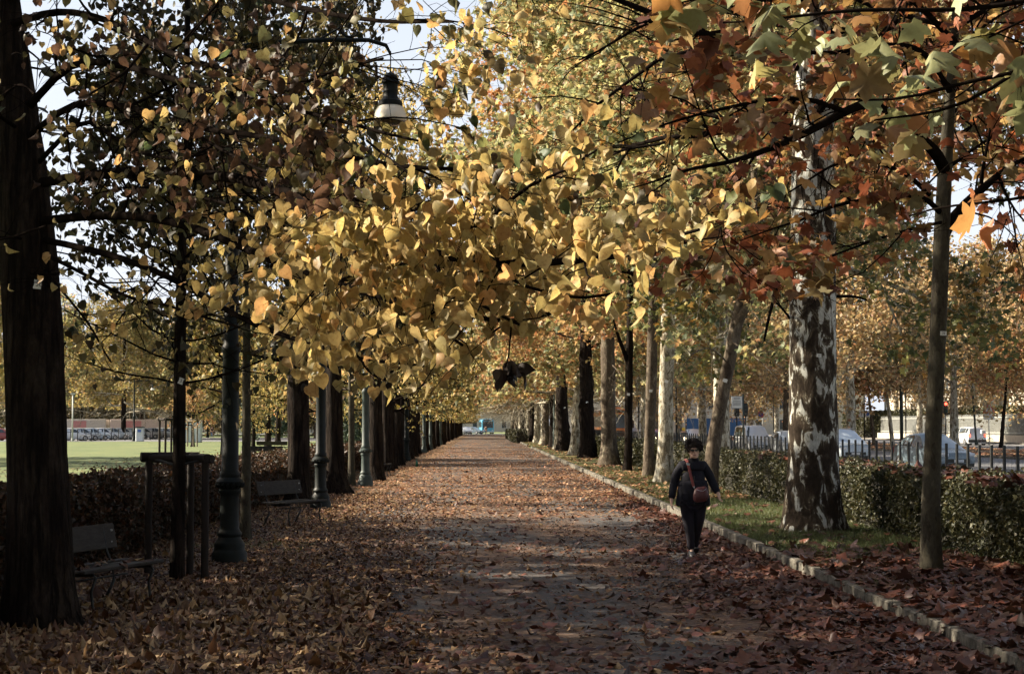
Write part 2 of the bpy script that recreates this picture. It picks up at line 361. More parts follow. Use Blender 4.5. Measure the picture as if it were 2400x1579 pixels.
# ------------------------------------------------------------------ tree skeletons
class TB:
    def __init__(s, seed=1): s.V = []; s.Q = []; s.n = 0; s.spots = []; s.ok = None; s.rs = np.random.RandomState(seed)
    def tube(s, P, r, n):
        P = np.asarray(P, dtype=float); r = np.asarray(r, dtype=float)
        T = np.gradient(P, axis=0); T = norm(T)
        ref = np.array([0.,0,1]) if abs(T[0,2]) < .8 else np.array([1.,0,0])
        A = norm(np.cross(T, ref)); B = np.cross(T, A)
        an = np.arange(n)*2*PI/n
        V = P[:,None,:]+r[:,None,None]*(A[:,None,:]*np.cos(an)[None,:,None]+B[:,None,:]*np.sin(an)[None,:,None])
        k = len(P); i = np.arange(k-1)[:,None]*n; j = np.arange(n)[None,:]; j2 = (j+1) % n
        q = np.stack([i+j, i+j2, i+n+j2, i+n+j], axis=2).reshape(-1,4)+s.n
        s.V.append(V.reshape(-1,3)); s.Q.append(q); s.n += k*n
    def wander(s, p, d, L, n, up=0., jit=.18):
        P = [np.array(p, dtype=float)]; d = np.array(d, dtype=float); d /= np.linalg.norm(d)
        for i in range(n):
            d = d+s.rs.normal(size=3)*jit+np.array([0,0,up/n]); d /= np.linalg.norm(d); P.append(P[-1]+d*L/n)
        return np.array(P)
    def grow(s, P, r0, r1, spec, lvl=0, draw=True):
        """spec: list of dict(n, L, ang, up, t0, sides, leafs, seg)"""
        k = len(P); rad = np.linspace(r0, r1, k)
        if draw: s.tube(P, rad, max(3, [10,6,5,4,3][min(lvl,4)]))
        if lvl >= len(spec):
            return
        sp = spec[lvl]; last = lvl == len(spec)-1
        for i in range(sp['n']):
            t = sp.get('t0', .2)+(1-sp.get('t0', .2))*(i+s.rs.rand())/sp['n']; f = t*(k-1); a = min(int(f), k-2); fr = f-a
            p = P[a]*(1-fr)+P[a+1]*fr; d = P[a+1]-P[a]; d = d/max(np.linalg.norm(d), 1e-6)
            q = s.rs.normal(size=3); q -= d*np.dot(q, d); q[2] *= sp.get('flat', .7); q /= max(np.linalg.norm(q), 1e-6)
            an = math.radians(sp.get('ang', 50))*(.75+.5*s.rs.rand())
            cd = d*math.cos(an)+q*math.sin(an)
            L = sp['L']*(1.15-.55*t)*(.7+.6*s.rs.rand())
            C = s.wander(p, cd, L, sp.get('seg', 4), sp.get('up', 0), sp.get('jit', .16))
            rr = min(rad[a]*.6, sp.get('r', .02))
            if s.ok and not s.ok(C[-1]): continue
            if last:
                if sp.get('draw', True): s.tube(C, np.linspace(rr, rr*.4, len(C)), 3)
                m = sp['leafs']; tt = (s.rs.rand(m)*.8+.2)*(len(C)-1); ai = np.minimum(tt.astype(int), len(C)-2); fr2 = (tt-ai)[:,None]
                s.spots.append(C[ai]*(1-fr2)+C[ai+1]*fr2+s.rs.normal(size=(m,3))*sp.get('jl', .05))
            else: s.grow(C, rr, rr*.35, spec, lvl+1)
    def build(s, name, mat, parent):
        return np_mesh(name, np.concatenate(s.V), [np.concatenate(s.Q)], mat, parent, True)
    def pts(s): return np.concatenate(s.spots)
def trunk_mesh(P, rads, mat, parent, n=20, flare=.5, seed=0, rough=.05, name='trunk', knob=0):
    P = [Vector(p) for p in P]
    # resample
    Q = []; Rr = []
    for i in range(len(P)-1):
        L = (P[i+1]-P[i]).length; m = max(2, int(L/.22))
        for k in range(m): t = k/m; Q.append(P[i].lerp(P[i+1], t)); Rr.append(rads[i]*(1-t)+rads[i+1]*t)
    Q.append(P[-1]); Rr.append(rads[-1])
    # smooth path
    Qa = np.array([tuple(q) for q in Q])
    for _ in range(6): Qa[1:-1] = (Qa[:-2]+Qa[2:]+Qa[1:-1]*2)/4
    rs = np.random.RandomState(seed); ph = rs.rand(8)*6.28; k1 = rs.randint(3, 6)
    an = np.arange(n)*2*PI/n; V = []
    z0 = Qa[0,2]
    for q, r in zip(Qa, Rr):
        h = q[2]-z0
        fl = flare*math.exp(-max(h, 0)/.35)*(1+.45*np.sin(an*k1+ph[0]))
        rr = r*(1+fl+rough*(np.sin(an*2+h*.9+ph[1])+.6*np.sin(an*5+h*2.3+ph[2])+.5*np.sin(an*3-h*3.1+ph[3]))+.35*rough*rs.normal(size=n)
              + knob*np.maximum(0, np.sin(an*3+h*7+ph[4])*np.sin(h*9+an*2+ph[5]))**2)
        V.append(np.stack([q[0]+rr*np.cos(an), q[1]+rr*np.sin(an), np.full(n, q[2])], axis=1))
    k = len(V); V = np.concatenate(V); i = np.arange(k-1)[:,None]*n; j = np.arange(n)[None,:]; j2 = (j+1) % n
    q = np.stack([i+j, i+j2, i+n+j2, i+n+j], axis=2).reshape(-1,4)
    cap = np.array([[ (k-1)*n+a for a in range(n)]])
    return np_mesh(name, V, [q, cap], mat, parent, True), Qa, Rr
def A3(v): return np.array((v[0], v[1], v[2]), dtype=float)
def number_tag(parent, u, v, D, base, r, size=(.085,.055), tilt=.1, number=None):
    """white paper tag stapled to the trunk, on the side facing the path's near end"""
    p = at(u, v, D)-Vector(base); p.y = -(r+.008) if True else p.y
    o = MB().box((0,0,0), (size[0], .006, size[1])).build('number_tag', M['tagwhite'], parent)
    o.location = p; o.rotation_euler = (0, tilt, 0)
    if number:
        cu = bpy.data.curves.new('tag_number', 'FONT'); cu.body = number; cu.size = size[1]*.75; cu.align_x = 'CENTER'; cu.align_y = 'CENTER'; cu.extrude = .0008
        tmp = bpy.data.objects.new('tmp', cu); COL.objects.link(tmp)
        dg = bpy.context.evaluated_depsgraph_get(); me = bpy.data.meshes.new_from_object(tmp.evaluated_get(dg))
        bpy.data.objects.remove(tmp); me.materials.clear(); me.materials.append(M['ink'])
        t = link(bpy.data.objects.new('tag_number', me), o); t.location = (0, -.0055, 0); t.rotation_euler = (PI/2, 0, 0)
    return o
ORD = ['first','second','third','fourth','fifth','sixth','seventh','eighth','ninth','tenth','eleventh','twelfth','thirteenth','fourteenth','fifteenth','sixteenth','seventeenth','eighteenth','nineteenth','twentieth']
def ordn(i):
    if i < 20: return ORD[i]
    t = ['twenty','thirty','forty','fifty'][(i+1)//10-2]; k = (i+1) % 10
    return t+'-'+ORD[k-1] if k else {'twenty':'twentieth','thirty':'thirtieth','forty':'fortieth','fifty':'fiftieth'}[t]
# ------------------------------------------------------------------ prototype trees
def proto(name, seed, H, base, R, r0, barkm, leafm, nl, lsize, tm, mode, spec, nlimb, up=.5, keep=None, twigmat=None, tnseg=6, flare=.4, rise=25, lean=(0,0), top=.85):
    """general tree: trunk up to top*H, limbs from base to top"""
    t = thing(name, 'prototype', 'tree')
    tb = TB(seed); rs = tb.rs
    P = [Vector((lean[0]*(z/H)+rs.normal()*.02*z**.5*.8, lean[1]*(z/H)+rs.normal()*.02*z**.5*.8, z)) for z in np.linspace(0, H*top, tnseg+1)]
    P[0] = Vector((0,0,-.05))
    rr = [r0*(1-.75*(i/tnseg)**1.2) for i in range(tnseg+1)]
    _, Qa, Rr = trunk_mesh(P, rr, barkm, t, 14, flare, seed)
    for i in range(nlimb):
        f = (i+rs.rand()*.6)/nlimb; z = base+(H*top-base)*f
        k = int(np.argmin(abs(Qa[:,2]-z))); p = Qa[k]
        az = i*2.4+rs.rand()*.8; el = math.radians(rise+38*f+rs.normal()*8)
        L = R*(1.0-.25*abs(f-.3)-.45*f**2)*(.8+.4*rs.rand())
        d = (math.cos(az)*math.cos(el), math.sin(az)*math.cos(el), math.sin(el))
        C = tb.wander(p, d, L, 6, up*(.3 if f < .3 else 1), .13)
        tb.grow(C, max(.012, Rr[k]*.42), .012, spec)
    tb.build('branches', twigmat or barkm, t)
    pts = tb.pts()
    if keep is not None: pts = pts[keep(pts)]
    if len(pts) > nl: pts = pts[rs.permutation(len(pts))[:nl]]
    leaves('crown', pts, lsize, leafm, t, tm, mode, rs)
    return t
# ------------------------------------------------------------------ light, sky, camera
SUN_EL = math.radians(29); TRAVEL = Vector((1, -.22, 0)).normalized()
w = bpy.data.worlds.new("World"); scene.world = w; w.use_nodes = True
wn = w.node_tree.nodes; wl = w.node_tree.links
bg = wn.get('Background') or wn.new('ShaderNodeBackground')
sky = wn.new('ShaderNodeTexSky'); sky.sky_type = 'NISHITA'; sky.sun_disc = False
sky.sun_elevation = SUN_EL; sky.sun_rotation = math.atan2(-TRAVEL.x, -TRAVEL.y); sky.air_density = 1.0; sky.dust_density = 4.0; sky.ozone_density = 1.0
# thin bright autumn haze over the blue
hz = wn.new('ShaderNodeMix'); hz.data_type = 'RGBA'; hz.inputs[0].default_value = .55; hz.inputs[7].default_value = (6.6, 7.0, 7.8, 1)
tcw = wn.new('ShaderNodeTexCoord'); sx = wn.new('ShaderNodeSeparateXYZ'); wl.new(tcw.outputs['Generated'], sx.inputs[0])
mrw = wn.new('ShaderNodeMapRange'); mrw.inputs['From Min'].default_value = .1; mrw.inputs['From Max'].default_value = .7; mrw.inputs['To Min'].default_value = .82; mrw.inputs['To Max'].default_value = .12
wl.new(sx.outputs[2], mrw.inputs[0]); wl.new(mrw.outputs[0], hz.inputs[0])
wl.new(sky.outputs[0], hz.inputs[6]); wl.new(hz.outputs[2], bg.inputs[0]); bg.inputs[1].default_value = .05
sl = bpy.data.lights.new('sun', 'SUN'); sl.energy = 5.0; sl.angle = math.radians(.55); sl.color = (1, .88, .70)
so = bpy.data.objects.new('sun', sl); COL.objects.link(so)
dirv = Vector((TRAVEL.x*math.cos(SUN_EL), TRAVEL.y*math.cos(SUN_EL), -math.sin(SUN_EL)))
so.rotation_euler = dirv.to_track_quat('-Z', 'Y').to_euler()
cam = bpy.data.cameras.new('camera'); co = bpy.data.objects.new('camera', cam); COL.objects.link(co); scene.camera = co
cam.sensor_width = 36; cam.lens = 36*F/2400; cam.clip_end = 5000; cam.clip_start = .1
co.location = (0,0,CAMH); co.rotation_euler = Euler((PI/2+PITCH, 0, -YAW), 'XYZ')
scene.view_settings.view_transform = 'Standard'; scene.view_settings.look = 'None'; scene.view_settings.exposure = 1.68
scene.cycles.max_bounces = 4; scene.cycles.diffuse_bounces = 2; scene.cycles.use_adaptive_sampling = True; scene.cycles.adaptive_threshold = .025; scene.cycles.adaptive_min_samples = 16; scene.cycles.glossy_bounces = 2; scene.cycles.transmission_bounces = 2
scene.cycles.sample_clamp_indirect = 4; scene.cycles.use_denoising = True
# ------------------------------------------------------------------ ground sheets
def sheet(name, x0, x1, y0, y1, z, mat, nx=1, ny=1, wob=0, kind='structure'):
    xs = np.linspace(x0, x1, nx+1); ys = np.linspace(y0, y1, ny+1); X, Y = np.meshgrid(xs, ys)
    V = np.stack([X.ravel(), Y.ravel(), np.full(X.size, z)], axis=1)
    if wob: V[:,2] += NR.normal(size=len(V))*wob
    i = np.arange(ny)[:,None]*(nx+1); j = np.arange(nx)[None,:]
    q = np.stack([i+j, i+j+1, i+nx+2+j, i+nx+1+j], axis=2).reshape(-1,4)
    o = np_mesh(name, V, [q], mat); o['kind'] = kind; return o
def m_path():
    m, nt, nd, ln, out = newmat('leafy_path'); b = nd.new('ShaderNodeBsdfPrincipled')
    v = coords(nd, ln, 'Object')
    fine = noise(nd, ln, 60, 5, .75, 0, v)
    asp = ramp(nd, [(.35, (.040,.043,.046)), (.65, (.105,.108,.11))]); ln.new(fine.outputs[0], asp.inputs[0])
    vo = nd.new('ShaderNodeTexVoronoi'); vo.inputs['Scale'].default_value = 26; ln.new(v, vo.inputs['Vector'])
    sep = nd.new('ShaderNodeSeparateColor'); ln.new(vo.outputs['Color'], sep.inputs[0])
    crumb = ramp(nd, [(0,(.06,.038,.028)),(.25,(.13,.08,.055)),(.45,(.09,.055,.04)),(.62,(.19,.12,.08)),(.82,(.11,.062,.04)),(1,(.27,.19,.13))]); ln.new(sep.outputs[0], crumb.inputs[0])
    big = noise(nd, ln, .55, 5, .6, .4, coords(nd, ln, 'Object', (1,.35,1)))
    med = noise(nd, ln, 7, 6, .75, .2, v)
    cov = math_(nd, ln, 'ADD', math_(nd, ln, 'MULTIPLY', big.outputs[0], .75), math_(nd, ln, 'MULTIPLY', med.outputs[0], .55))
    cr = ramp(nd, [(.63, 0.0), (.71, 1.0)]); ln.new(cov, cr.inputs[0])
    dust = noise(nd, ln, 3, 5, .7, 0, coords(nd, ln, 'Object', (1,.5,1)))
    dr = ramp(nd, [(.35, (.10,.072,.055)), (.6, (.19,.125,.085))]); ln.new(dust.outputs[0], dr.inputs[0])
    dcov = ramp(nd, [(.46, 0.2), (.62, .8)]); ln.new(big.outputs[0], dcov.inputs[0])
    c = mixc(nd, ln, dcov.outputs[0], asp.outputs[0], dr.outputs[0]); c = mixc(nd, ln, cr.outputs[0], c, crumb.outputs[0])
    ln.new(c, b.inputs['Base Color']); b.inputs['Roughness'].default_value = .85; b.inputs['Specular IOR Level'].default_value = .25
    bump(nd, ln, math_(nd, ln, 'ADD', fine.outputs[0], sep.outputs[1]), .5, .012, b)
    ln.new(b.outputs[0], out.inputs[0]); return m
def m_grass(name, leafamt=.5, g=((.085,.11,.045),(.15,.175,.075))):
    m, nt, nd, ln, out = newmat(name); b = nd.new('ShaderNodeBsdfPrincipled'); v = coords(nd, ln)
    n = noise(nd, ln, 9, 8, .8, 0, v); n2 = noise(nd, ln, .25, 5, .6, 0, v)
    r = ramp(nd, [(.35, g[0]), (.65, g[1])]); ln.new(n.outputs[0], r.inputs[0])
    r2 = ramp(nd, [(.3, (.62,.7,.66)), (.7, (1.3,1.15,.95))]); ln.new(n2.outputs[0], r2.inputs[0])
    c = mixc(nd, ln, 1.0, r.outputs[0], r2.outputs[0], 'MULTIPLY')
    vo = nd.new('ShaderNodeTexVoronoi'); vo.inputs['Scale'].default_value = 5; ln.new(v, vo.inputs['Vector'])
    vr = ramp(nd, [(.10, 1.0), (.16, 0.0)]); ln.new(vo.outputs['Distance'], vr.inputs[0])
    lr = ramp(nd, [(0,(.40,.26,.09)),(.5,(.22,.11,.05)),(1,(.45,.34,.14))]); sp = nd.new('ShaderNodeSeparateColor'); ln.new(vo.outputs['Color'], sp.inputs[0]); ln.new(sp.outputs[0], lr.inputs[0])
    c = mixc(nd, ln, math_(nd, ln, 'MULTIPLY', vr.outputs[0], leafamt), c, lr.outputs[0])
    ln.new(c, b.inputs['Base Color']); b.inputs['Roughness'].default_value = .9; b.inputs['Specular IOR Level'].default_value = .15
    bump(nd, ln, n.outputs[0], .7, .03, b); ln.new(b.outputs[0], out.inputs[0]); return m
def m_litter(name, a, base=(.05,.04,.028)):
    m, nt, nd, ln, out = newmat(name); b = nd.new('ShaderNodeBsdfPrincipled'); v = coords(nd, ln)
    vo = nd.new('ShaderNodeTexVoronoi'); vo.inputs['Scale'].default_value = 15; ln.new(v, vo.inputs['Vector'])
    sp = nd.new('ShaderNodeSeparateColor'); ln.new(vo.outputs['Color'], sp.inputs[0])
    r = ramp(nd, [(i/(len(a)-1), c) for i, c in enumerate(a)]); ln.new(sp.outputs[0], r.inputs[0])
    n = noise(nd, ln, 4, 6, .7, 0, v); nr = ramp(nd, [(.4, 0.0), (.52, 1.0)]); ln.new(n.outputs[0], nr.inputs[0])
    c = mixc(nd, ln, nr.outputs[0], base, r.outputs[0])
    ln.new(c, b.inputs['Base Color']); b.inputs['Roughness'].default_value = .8; b.inputs['Specular IOR Level'].default_value = .3
    bump(nd, ln, sp.outputs[1], .8, .03, b); ln.new(b.outputs[0], out.inputs[0]); return m
M['path'] = m_path()
M['meadow'] = m_grass('meadow_grass', .8, ((.10,.135,.068),(.20,.24,.125)))
M['verge'] = m_grass('verge_grass', .9, ((.055,.07,.03),(.13,.14,.065)))
LIT = [(.05,.03,.02),(.13,.08,.04),(.08,.045,.028),(.22,.15,.07),(.10,.055,.03),(.17,.10,.05)]
M['soil_left'] = m_litter('leafy_soil', LIT, (.045,.042,.026))
M['soil_med'] = m_litter('leafy_median', [(.22,.10,.05),(.34,.18,.08),(.26,.12,.06),(.42,.26,.12)], (.12,.11,.06))
VZ = .12
sheet('ground', -2500, 2500, -300, 4500, -.02, M['meadow'])
sheet('path', -2.6, 3.92, -8, 345, 0, M['path'])
sheet('verge_soil', -5.2, -2.6, -8, 340, -.004, M['soil_left'])
M['verge_left'] = M['soil_left']
sheet('crossing_road', -60, 60, 345, 372, -.008, M['asphalt'])
sheet('verge', 4.05, 8.0, -8, 340, VZ, M['verge'])
sheet('pavement', 8.0, 13.2, -8, 340, VZ-.004, M['pavement'])
sheet('road', 13.2, 29, -8, 900, 0.0, M['asphalt'])
sheet('median', 29, 38, -8, 900, .1, M['soil_med'])
sheet('side_road', 38, 52, -8, 900, 0.0, M['asphalt'])
sheet('far_pavement', 52, 57, -8, 900, .1, M['pavement'])
sheet('parking_ground', -75, -20, 196, 262, -.012, M['asphalt'])
# kerb stones
kb = MB(); y = 9.0
while y < 137:
    L = RD.uniform(.75, 1.15); L2 = L-.015-RD.random()*.02
    kb.box((3.985+RD.uniform(-.004,.004), y+L/2, .06+RD.uniform(-.006,.006)), (.13+RD.uniform(-.01,.012), L2, .20), RD.uniform(-.012,.012), None, .014); y += L
ko = kb.build('kerb', M['kerb']); ko['kind'] = 'structure'
ck = MB()
for y0, y1 in ((150, 230), (236, 340)): ck.box((3.985, (y0+y1)/2, .05), (.15, y1-y0, .2), 0, None, .02)
ko2 = ck.build('kerb_distant', M['kerb']); ko2.name = 'kerb'; ko2['kind'] = 'structure'
ck = MB()
for xx in (13.2, 28.95, 38.05, 51.95): ck.box((xx, 400, .045), (.15, 790, .16))
k3 = ck.build('road_kerb', M['kerb']); k3['kind'] = 'structure'
# ------------------------------------------------------------------ fallen leaves
def scatter(n, x0, x1, y0, y1, dens, rs=NR, powy=0):
    u = rs.rand(n)
    if powy: # density falls with distance: uniform in 1/y
        yy = 1/(1/y1+(1/y0-1/y1)*u)
    else: yy = y0+(y1-y0)*u
    xx = x0+(x1-x0)*rs.rand(n); k = rs.rand(n) < dens(xx, yy); return xx[k], yy[k]
def fbm(x, y, s, seed=0):
    rs = np.random.RandomState(seed); o = 0
    for i in range(6):
        a = rs.rand()*6.28; f = s*(1.3**i)*(.7+rs.rand()*.6); o = o+np.sin(x*f*math.cos(a)+y*f*math.sin(a)*.6+rs.rand()*6.28)/(1+.25*i)
    return o/3
def litter(name, xs, ys, zf, size, mat, tm, label, smin=.5, zj=.03, r1=None, mode='flat'):
    P = np.stack([xs, ys, zf+NR.rand(len(xs))*zj+.012], axis=1)
    o = leaves(name, P, size, mat, None, tm, mode, NR, smin, r1); o['kind'] = 'stuff'; o['label'] = label; return o
# left: thick linden litter
x, y = scatter(60000, -5.3, 0.8, 11.5, 46, lambda X, Y: np.clip(1.0-(X+3.0+.5*fbm(X,Y,1.2,1))/3.2, 0, 1)**1.4*(1-.5*(fbm(X,Y,1.0,5) > .45)), powy=1)
litter('fallen_linden_leaves', x, y, 0, .066, M['litter_yellow'], HEART, 'thick litter of fallen yellow and brown linden leaves left of the path', .5, .045)
x, y = scatter(22000, -4.6, -1.0, 11.5, 19, lambda X, Y: np.clip(1.1-(X+2.6)/2.2, 0, 1))
litter('fallen_linden_leaves', x, y, 0, .10, M['litter_yellow'], HEART, 'yellow linden leaves piled in the near left corner', .6, .06, r1=np.where(NR.rand(len(x)) < .2, NR.choice([.76,1.0,.98,.99], len(x)), NR.rand(len(x))))
# centre: sparse crumbs and leaves
x, y = scatter(60000, -2.8, 4.0, 11.8, 60, lambda X, Y: .14+.6*(fbm(X,Y,.9,3) > .12)+.25*(X > 2.6), powy=1)
litter('leaf_crumbs', x, y, 0, .05, M['litter_crumb'], QUAD, 'crushed brown leaf crumbs scattered over the path', .35, .006)
x, y = scatter(3000, -2.0, 3.9, 11.8, 70, lambda X, Y: .6+0*X, powy=1)
litter('scattered_leaves', x, y, 0, .10, M['litter_red'], PLANE, 'single brown and red leaves lying scattered on the path', .5, .02)
x, y = scatter(1500, -2.0, 2.5, 11.8, 60, lambda X, Y: .6+0*X, powy=1)
litter('scattered_leaves', x, y, 0, .085, M['litter_yellow'], HEART, 'single pale yellow leaves lying scattered on the path', .5, .02)
# right: plane leaves piled along the kerb
x, y = scatter(36000, 1.0, 3.92, 11.8, 62, lambda X, Y: np.clip((X-1.7+.7*fbm(X,Y,1.1,7)-(Y-18)*.05)/2.1, 0, 1)**1.2*((abs(X-3.0) > .4)|(abs(Y-24.2) > .7)), powy=1)
litter('fallen_plane_leaves', x, y, 0, .102, M['litter_red'], PLANE, 'red-brown plane leaves piled against the kerb', .45, .05)
x, y = scatter(25000, 4.0, 6.4, 12, 75, lambda X, Y: np.clip(1.0-(Y-20)/5+.35*fbm(X,Y,1.4,9), .08, 1)*np.where(Y < 23, 1, .45), powy=1)
litter('fallen_plane_leaves', x, y, VZ, .12, M['litter_red'], PLANE, 'red-brown plane leaves covering the grass verge by the hedge', .45, .05)
# distance
x, y = scatter(85000, -4.6, 4.0, 34, 330, lambda X, Y: (.35+.45*fbm(X,Y,.25,11)+.2*(abs(X) > 2))*np.clip((Y-34)/25,.15,1), powy=1)
litter('distant_fallen_leaves', x, y, 0, .085, M['litter_far'], QUAD, 'orange-brown fallen leaves covering the far part of the path', .5, .02)
x, y = scatter(9000, 4.1, 6.4, 40, 200, lambda X, Y: .5+.4*fbm(X,Y,.5,12), powy=1)
litter('distant_fallen_leaves', x, y, VZ, .13, M['litter_far'], QUAD, 'fallen leaves dotted over the far grass verge', .5, .02)
x, y = scatter(5000, -20, -6, 60, 200, lambda X, Y: .5+0*X, powy=1)
litter('distant_fallen_leaves', x, y, 0, .14, M['litter_yellow'], QUAD, 'yellow leaves dotted over the sunny meadow', .5, .02)
x, y = scatter(20000, 29, 38, 60, 260, lambda X, Y: .7+0*X, powy=1)
litter('distant_fallen_leaves', x, y, .1, .2, M['litter_far'], QUAD, 'brown leaves covering the strip between the two roads', .5, .03)
# grass blades on the verge
def blades(n, x0, x1, y0, y1, dens, z, h, label):
    x, y = scatter(n, x0, x1, y0, y1, dens, powy=1)
    P = np.stack([x, y, np.full(len(x), z)], axis=1); o = leaves('grass', P, h, M['grass'], None, BLADE, 'up', NR, .5); o['kind'] = 'stuff'; o['label'] = label
blades(120000, 4.06, 6.5, 15, 70, lambda X, Y: np.clip(.25+(Y-20)/9+.4*fbm(X,Y,1.5,21), .1, 1), VZ, .075, 'short green grass on the verge beside the kerb')
blades(16000, -4.9, -2.6, 17, 34, lambda X, Y: (fbm(X,Y,1.3,22) > .35)*1.0, 0, .06, 'sparse grass between the leaves left of the path')
# ------------------------------------------------------------------ prototype trees
SL = lambda n2, n3, lf, L2, L3, **k: [dict(n=n2, L=L2, ang=52, up=.1, t0=.15, seg=4, flat=.6, r=.03), dict(n=n3, L=L3, ang=50, up=-.25, t0=.1, seg=3, leafs=lf, jl=k.get('jl', .07), r=.008)]
PR = {}
PR['lin0'] = proto('linden_tree', 21, 11, 2.9, 3.0, .25, M['bark_linden'], M['linden'], 6500, .105, HEARTL, 'droop', SL(7,5,7,1.5,.8), 24, .2, twigmat=M['bark_twig'], rise=8, lean=(.3,0))
PR['lin1'] = proto('linden_tree', 22, 10.5, 3.1, 2.8, .22, M['bark_linden'], M['linden'], 5500, .11, HEARTL, 'droop', SL(7,5,6,1.4,.8), 22, .2, twigmat=M['bark_twig'], rise=8, lean=(-.3,.2))
KZ = lambda z: (lambda p: p[:,2] > z)
PR['linf'] = proto('linden_tree', 23, 10, 3.0, 3.2, .26, M['bark_linden'], M['linden_far'], 3000, .17, HEARTL, 'droop', [dict(n=5, L=1.6, ang=52, up=0, t0=.15, seg=3, r=.03), dict(n=4, L=.9, ang=50, up=-.2, t0=.1, seg=2, leafs=10, jl=.16, draw=False)], 24, .2, twigmat=M['bark_twig'], rise=6, keep=KZ(2.5))
PR['pl0'] = proto('plane_tree', 31, 21, 6.2, 6.6, .34, M['bark_plane'], M['plane_mix'], 30000, .20, PLANEL, 'spread', [dict(n=6, L=3.0, ang=50, up=.05, t0=.15, seg=5, r=.05), dict(n=5, L=1.8, ang=50, up=-.3, t0=.1, seg=4, r=.02), dict(n=4, L=.9, ang=50, up=-.4, t0=.1, seg=2, leafs=13, jl=.16, draw=True, r=.006)], 30, .4, rise=12)
PR['pl1'] = proto('plane_tree', 32, 20, 5.4, 6.4, .30, M['bark_plane_brown'], M['plane_mix'], 28000, .21, PLANEL, 'spread', [dict(n=6, L=3.0, ang=50, up=.0, t0=.15, seg=5, r=.05), dict(n=5, L=1.9, ang=50, up=-.5, t0=.1, seg=4, r=.02), dict(n=4, L=.9, ang=50, up=-.5, t0=.1, seg=2, leafs=13, jl=.17, draw=False)], 28, .3, rise=8)
PR['plf'] = proto('plane_tree', 33, 19, 4.0, 6.8, .36, M['bark_plane'], M['plane_mix'], 15000, .30, PLANEL, 'spread', [dict(n=6, L=3.0, ang=50, up=.0, t0=.1, seg=4, r=.05), dict(n=5, L=1.9, ang=50, up=-.4, t0=.1, seg=3, r=.02), dict(n=3, L=1.0, ang=50, up=-.4, t0=.1, seg=2, leafs=10, jl=.25, draw=False)], 28, .3, rise=4, flare=.6, keep=KZ(4.3))
PR['rd0'] = proto('roadside_tree', 41, 17, 4.6, 6.0, .36, M['bark_plane'], M['road_tree'], 17000, .30, QUAD, 'spread', [dict(n=6, L=2.8, ang=50, up=.0, t0=.1, seg=4, r=.06), dict(n=5, L=1.7, ang=50, up=-.2, t0=.1, seg=3, r=.03), dict(n=3, L=1.0, ang=50, up=-.3, t0=.1, seg=2, leafs=8, jl=.3, draw=False)], 24, .4, rise=10)
PR['rd1'] = proto('roadside_tree', 42, 9, 3.6, 3.4, .16, M['bark_plane'], M['road_tree'], 6500, .26, QUAD, 'spread', [dict(n=6, L=1.8, ang=50, up=.0, t0=.1, seg=4, r=.03), dict(n=5, L=1.1, ang=50, up=-.1, t0=.1, seg=3, leafs=14, jl=.2, r=.01)], 16, .5, rise=25, lean=(.9,0))
PR['bg'] = proto('background_tree', 51, 15, 2.2, 6.0, .35, M['bark_linden'], M['far_tree'], 9000, .5, QUAD, 'any', [dict(n=6, L=2.6, ang=50, up=.0, t0=.1, seg=3, r=.06), dict(n=6, L=1.6, ang=50, up=-.2, t0=.1, seg=2, leafs=14, jl=.45, draw=False)], 22, .4, rise=0)
PROTOS = list(PR.values()); USED = set()
CLEAN = []
def place(key, x, y, label, group, rz=None, sc=1.0, leafm=None, barkm=None, name=None, cat='tree', z=0, scz=None):
    s = (sc, sc, scz or sc)
    t = copy_tree(PR[key], None, (x, y, z), rz if rz is not None else RD.uniform(0, 6.28), s, label, group, name)
    t['category'] = cat
    for ch in t.children:
        nm = ch.name.split('.')[0]
        if nm == 'crown' and leafm: ch.material_slots[0].link = 'OBJECT'; ch.material_slots[0].material = M[leafm]
        if nm in ('trunk',) and barkm: ch.material_slots[0].link = 'OBJECT'; ch.material_slots[0].material = M[barkm]
    return t

# ------------------------------------------------------------------ the near trees, each its own shape
def custom(name, label, base, trunkpts, rads, barkm, seed, flare=.5, rough=.05, n=24, knob=0, group=None):
    t = thing(name, label, 'tree', base, 0, group)
    o, Qa, Rr = trunk_mesh([Vector(p)-Vector(base) for p in trunkpts], rads, barkm, t, n, flare, seed, rough, 'trunk', knob)
    return t, Qa, Rr
def limb(tb, base, uvd, r0, r1, spec, sub=3):
    P = np.array([A3(at(*q)-Vector(base)) for q in uvd])
    # densify and smooth
    Q = [P[0]]
    for a, b in zip(P[:-1], P[1:]):
        for k in range(1, sub+1): Q.append(a+(b-a)*k/sub+tb.rs.normal(size=3)*.015)
    Q = np.array(Q)
    for _ in range(2): Q[1:-1] = (Q[:-2]+Q[2:]+2*Q[1:-1])/4
    tb.grow(Q, r0, r1, spec); return Q
G_L = 'dark lindens in the row left of the path'; G_R = 'planes in the row right of the path'
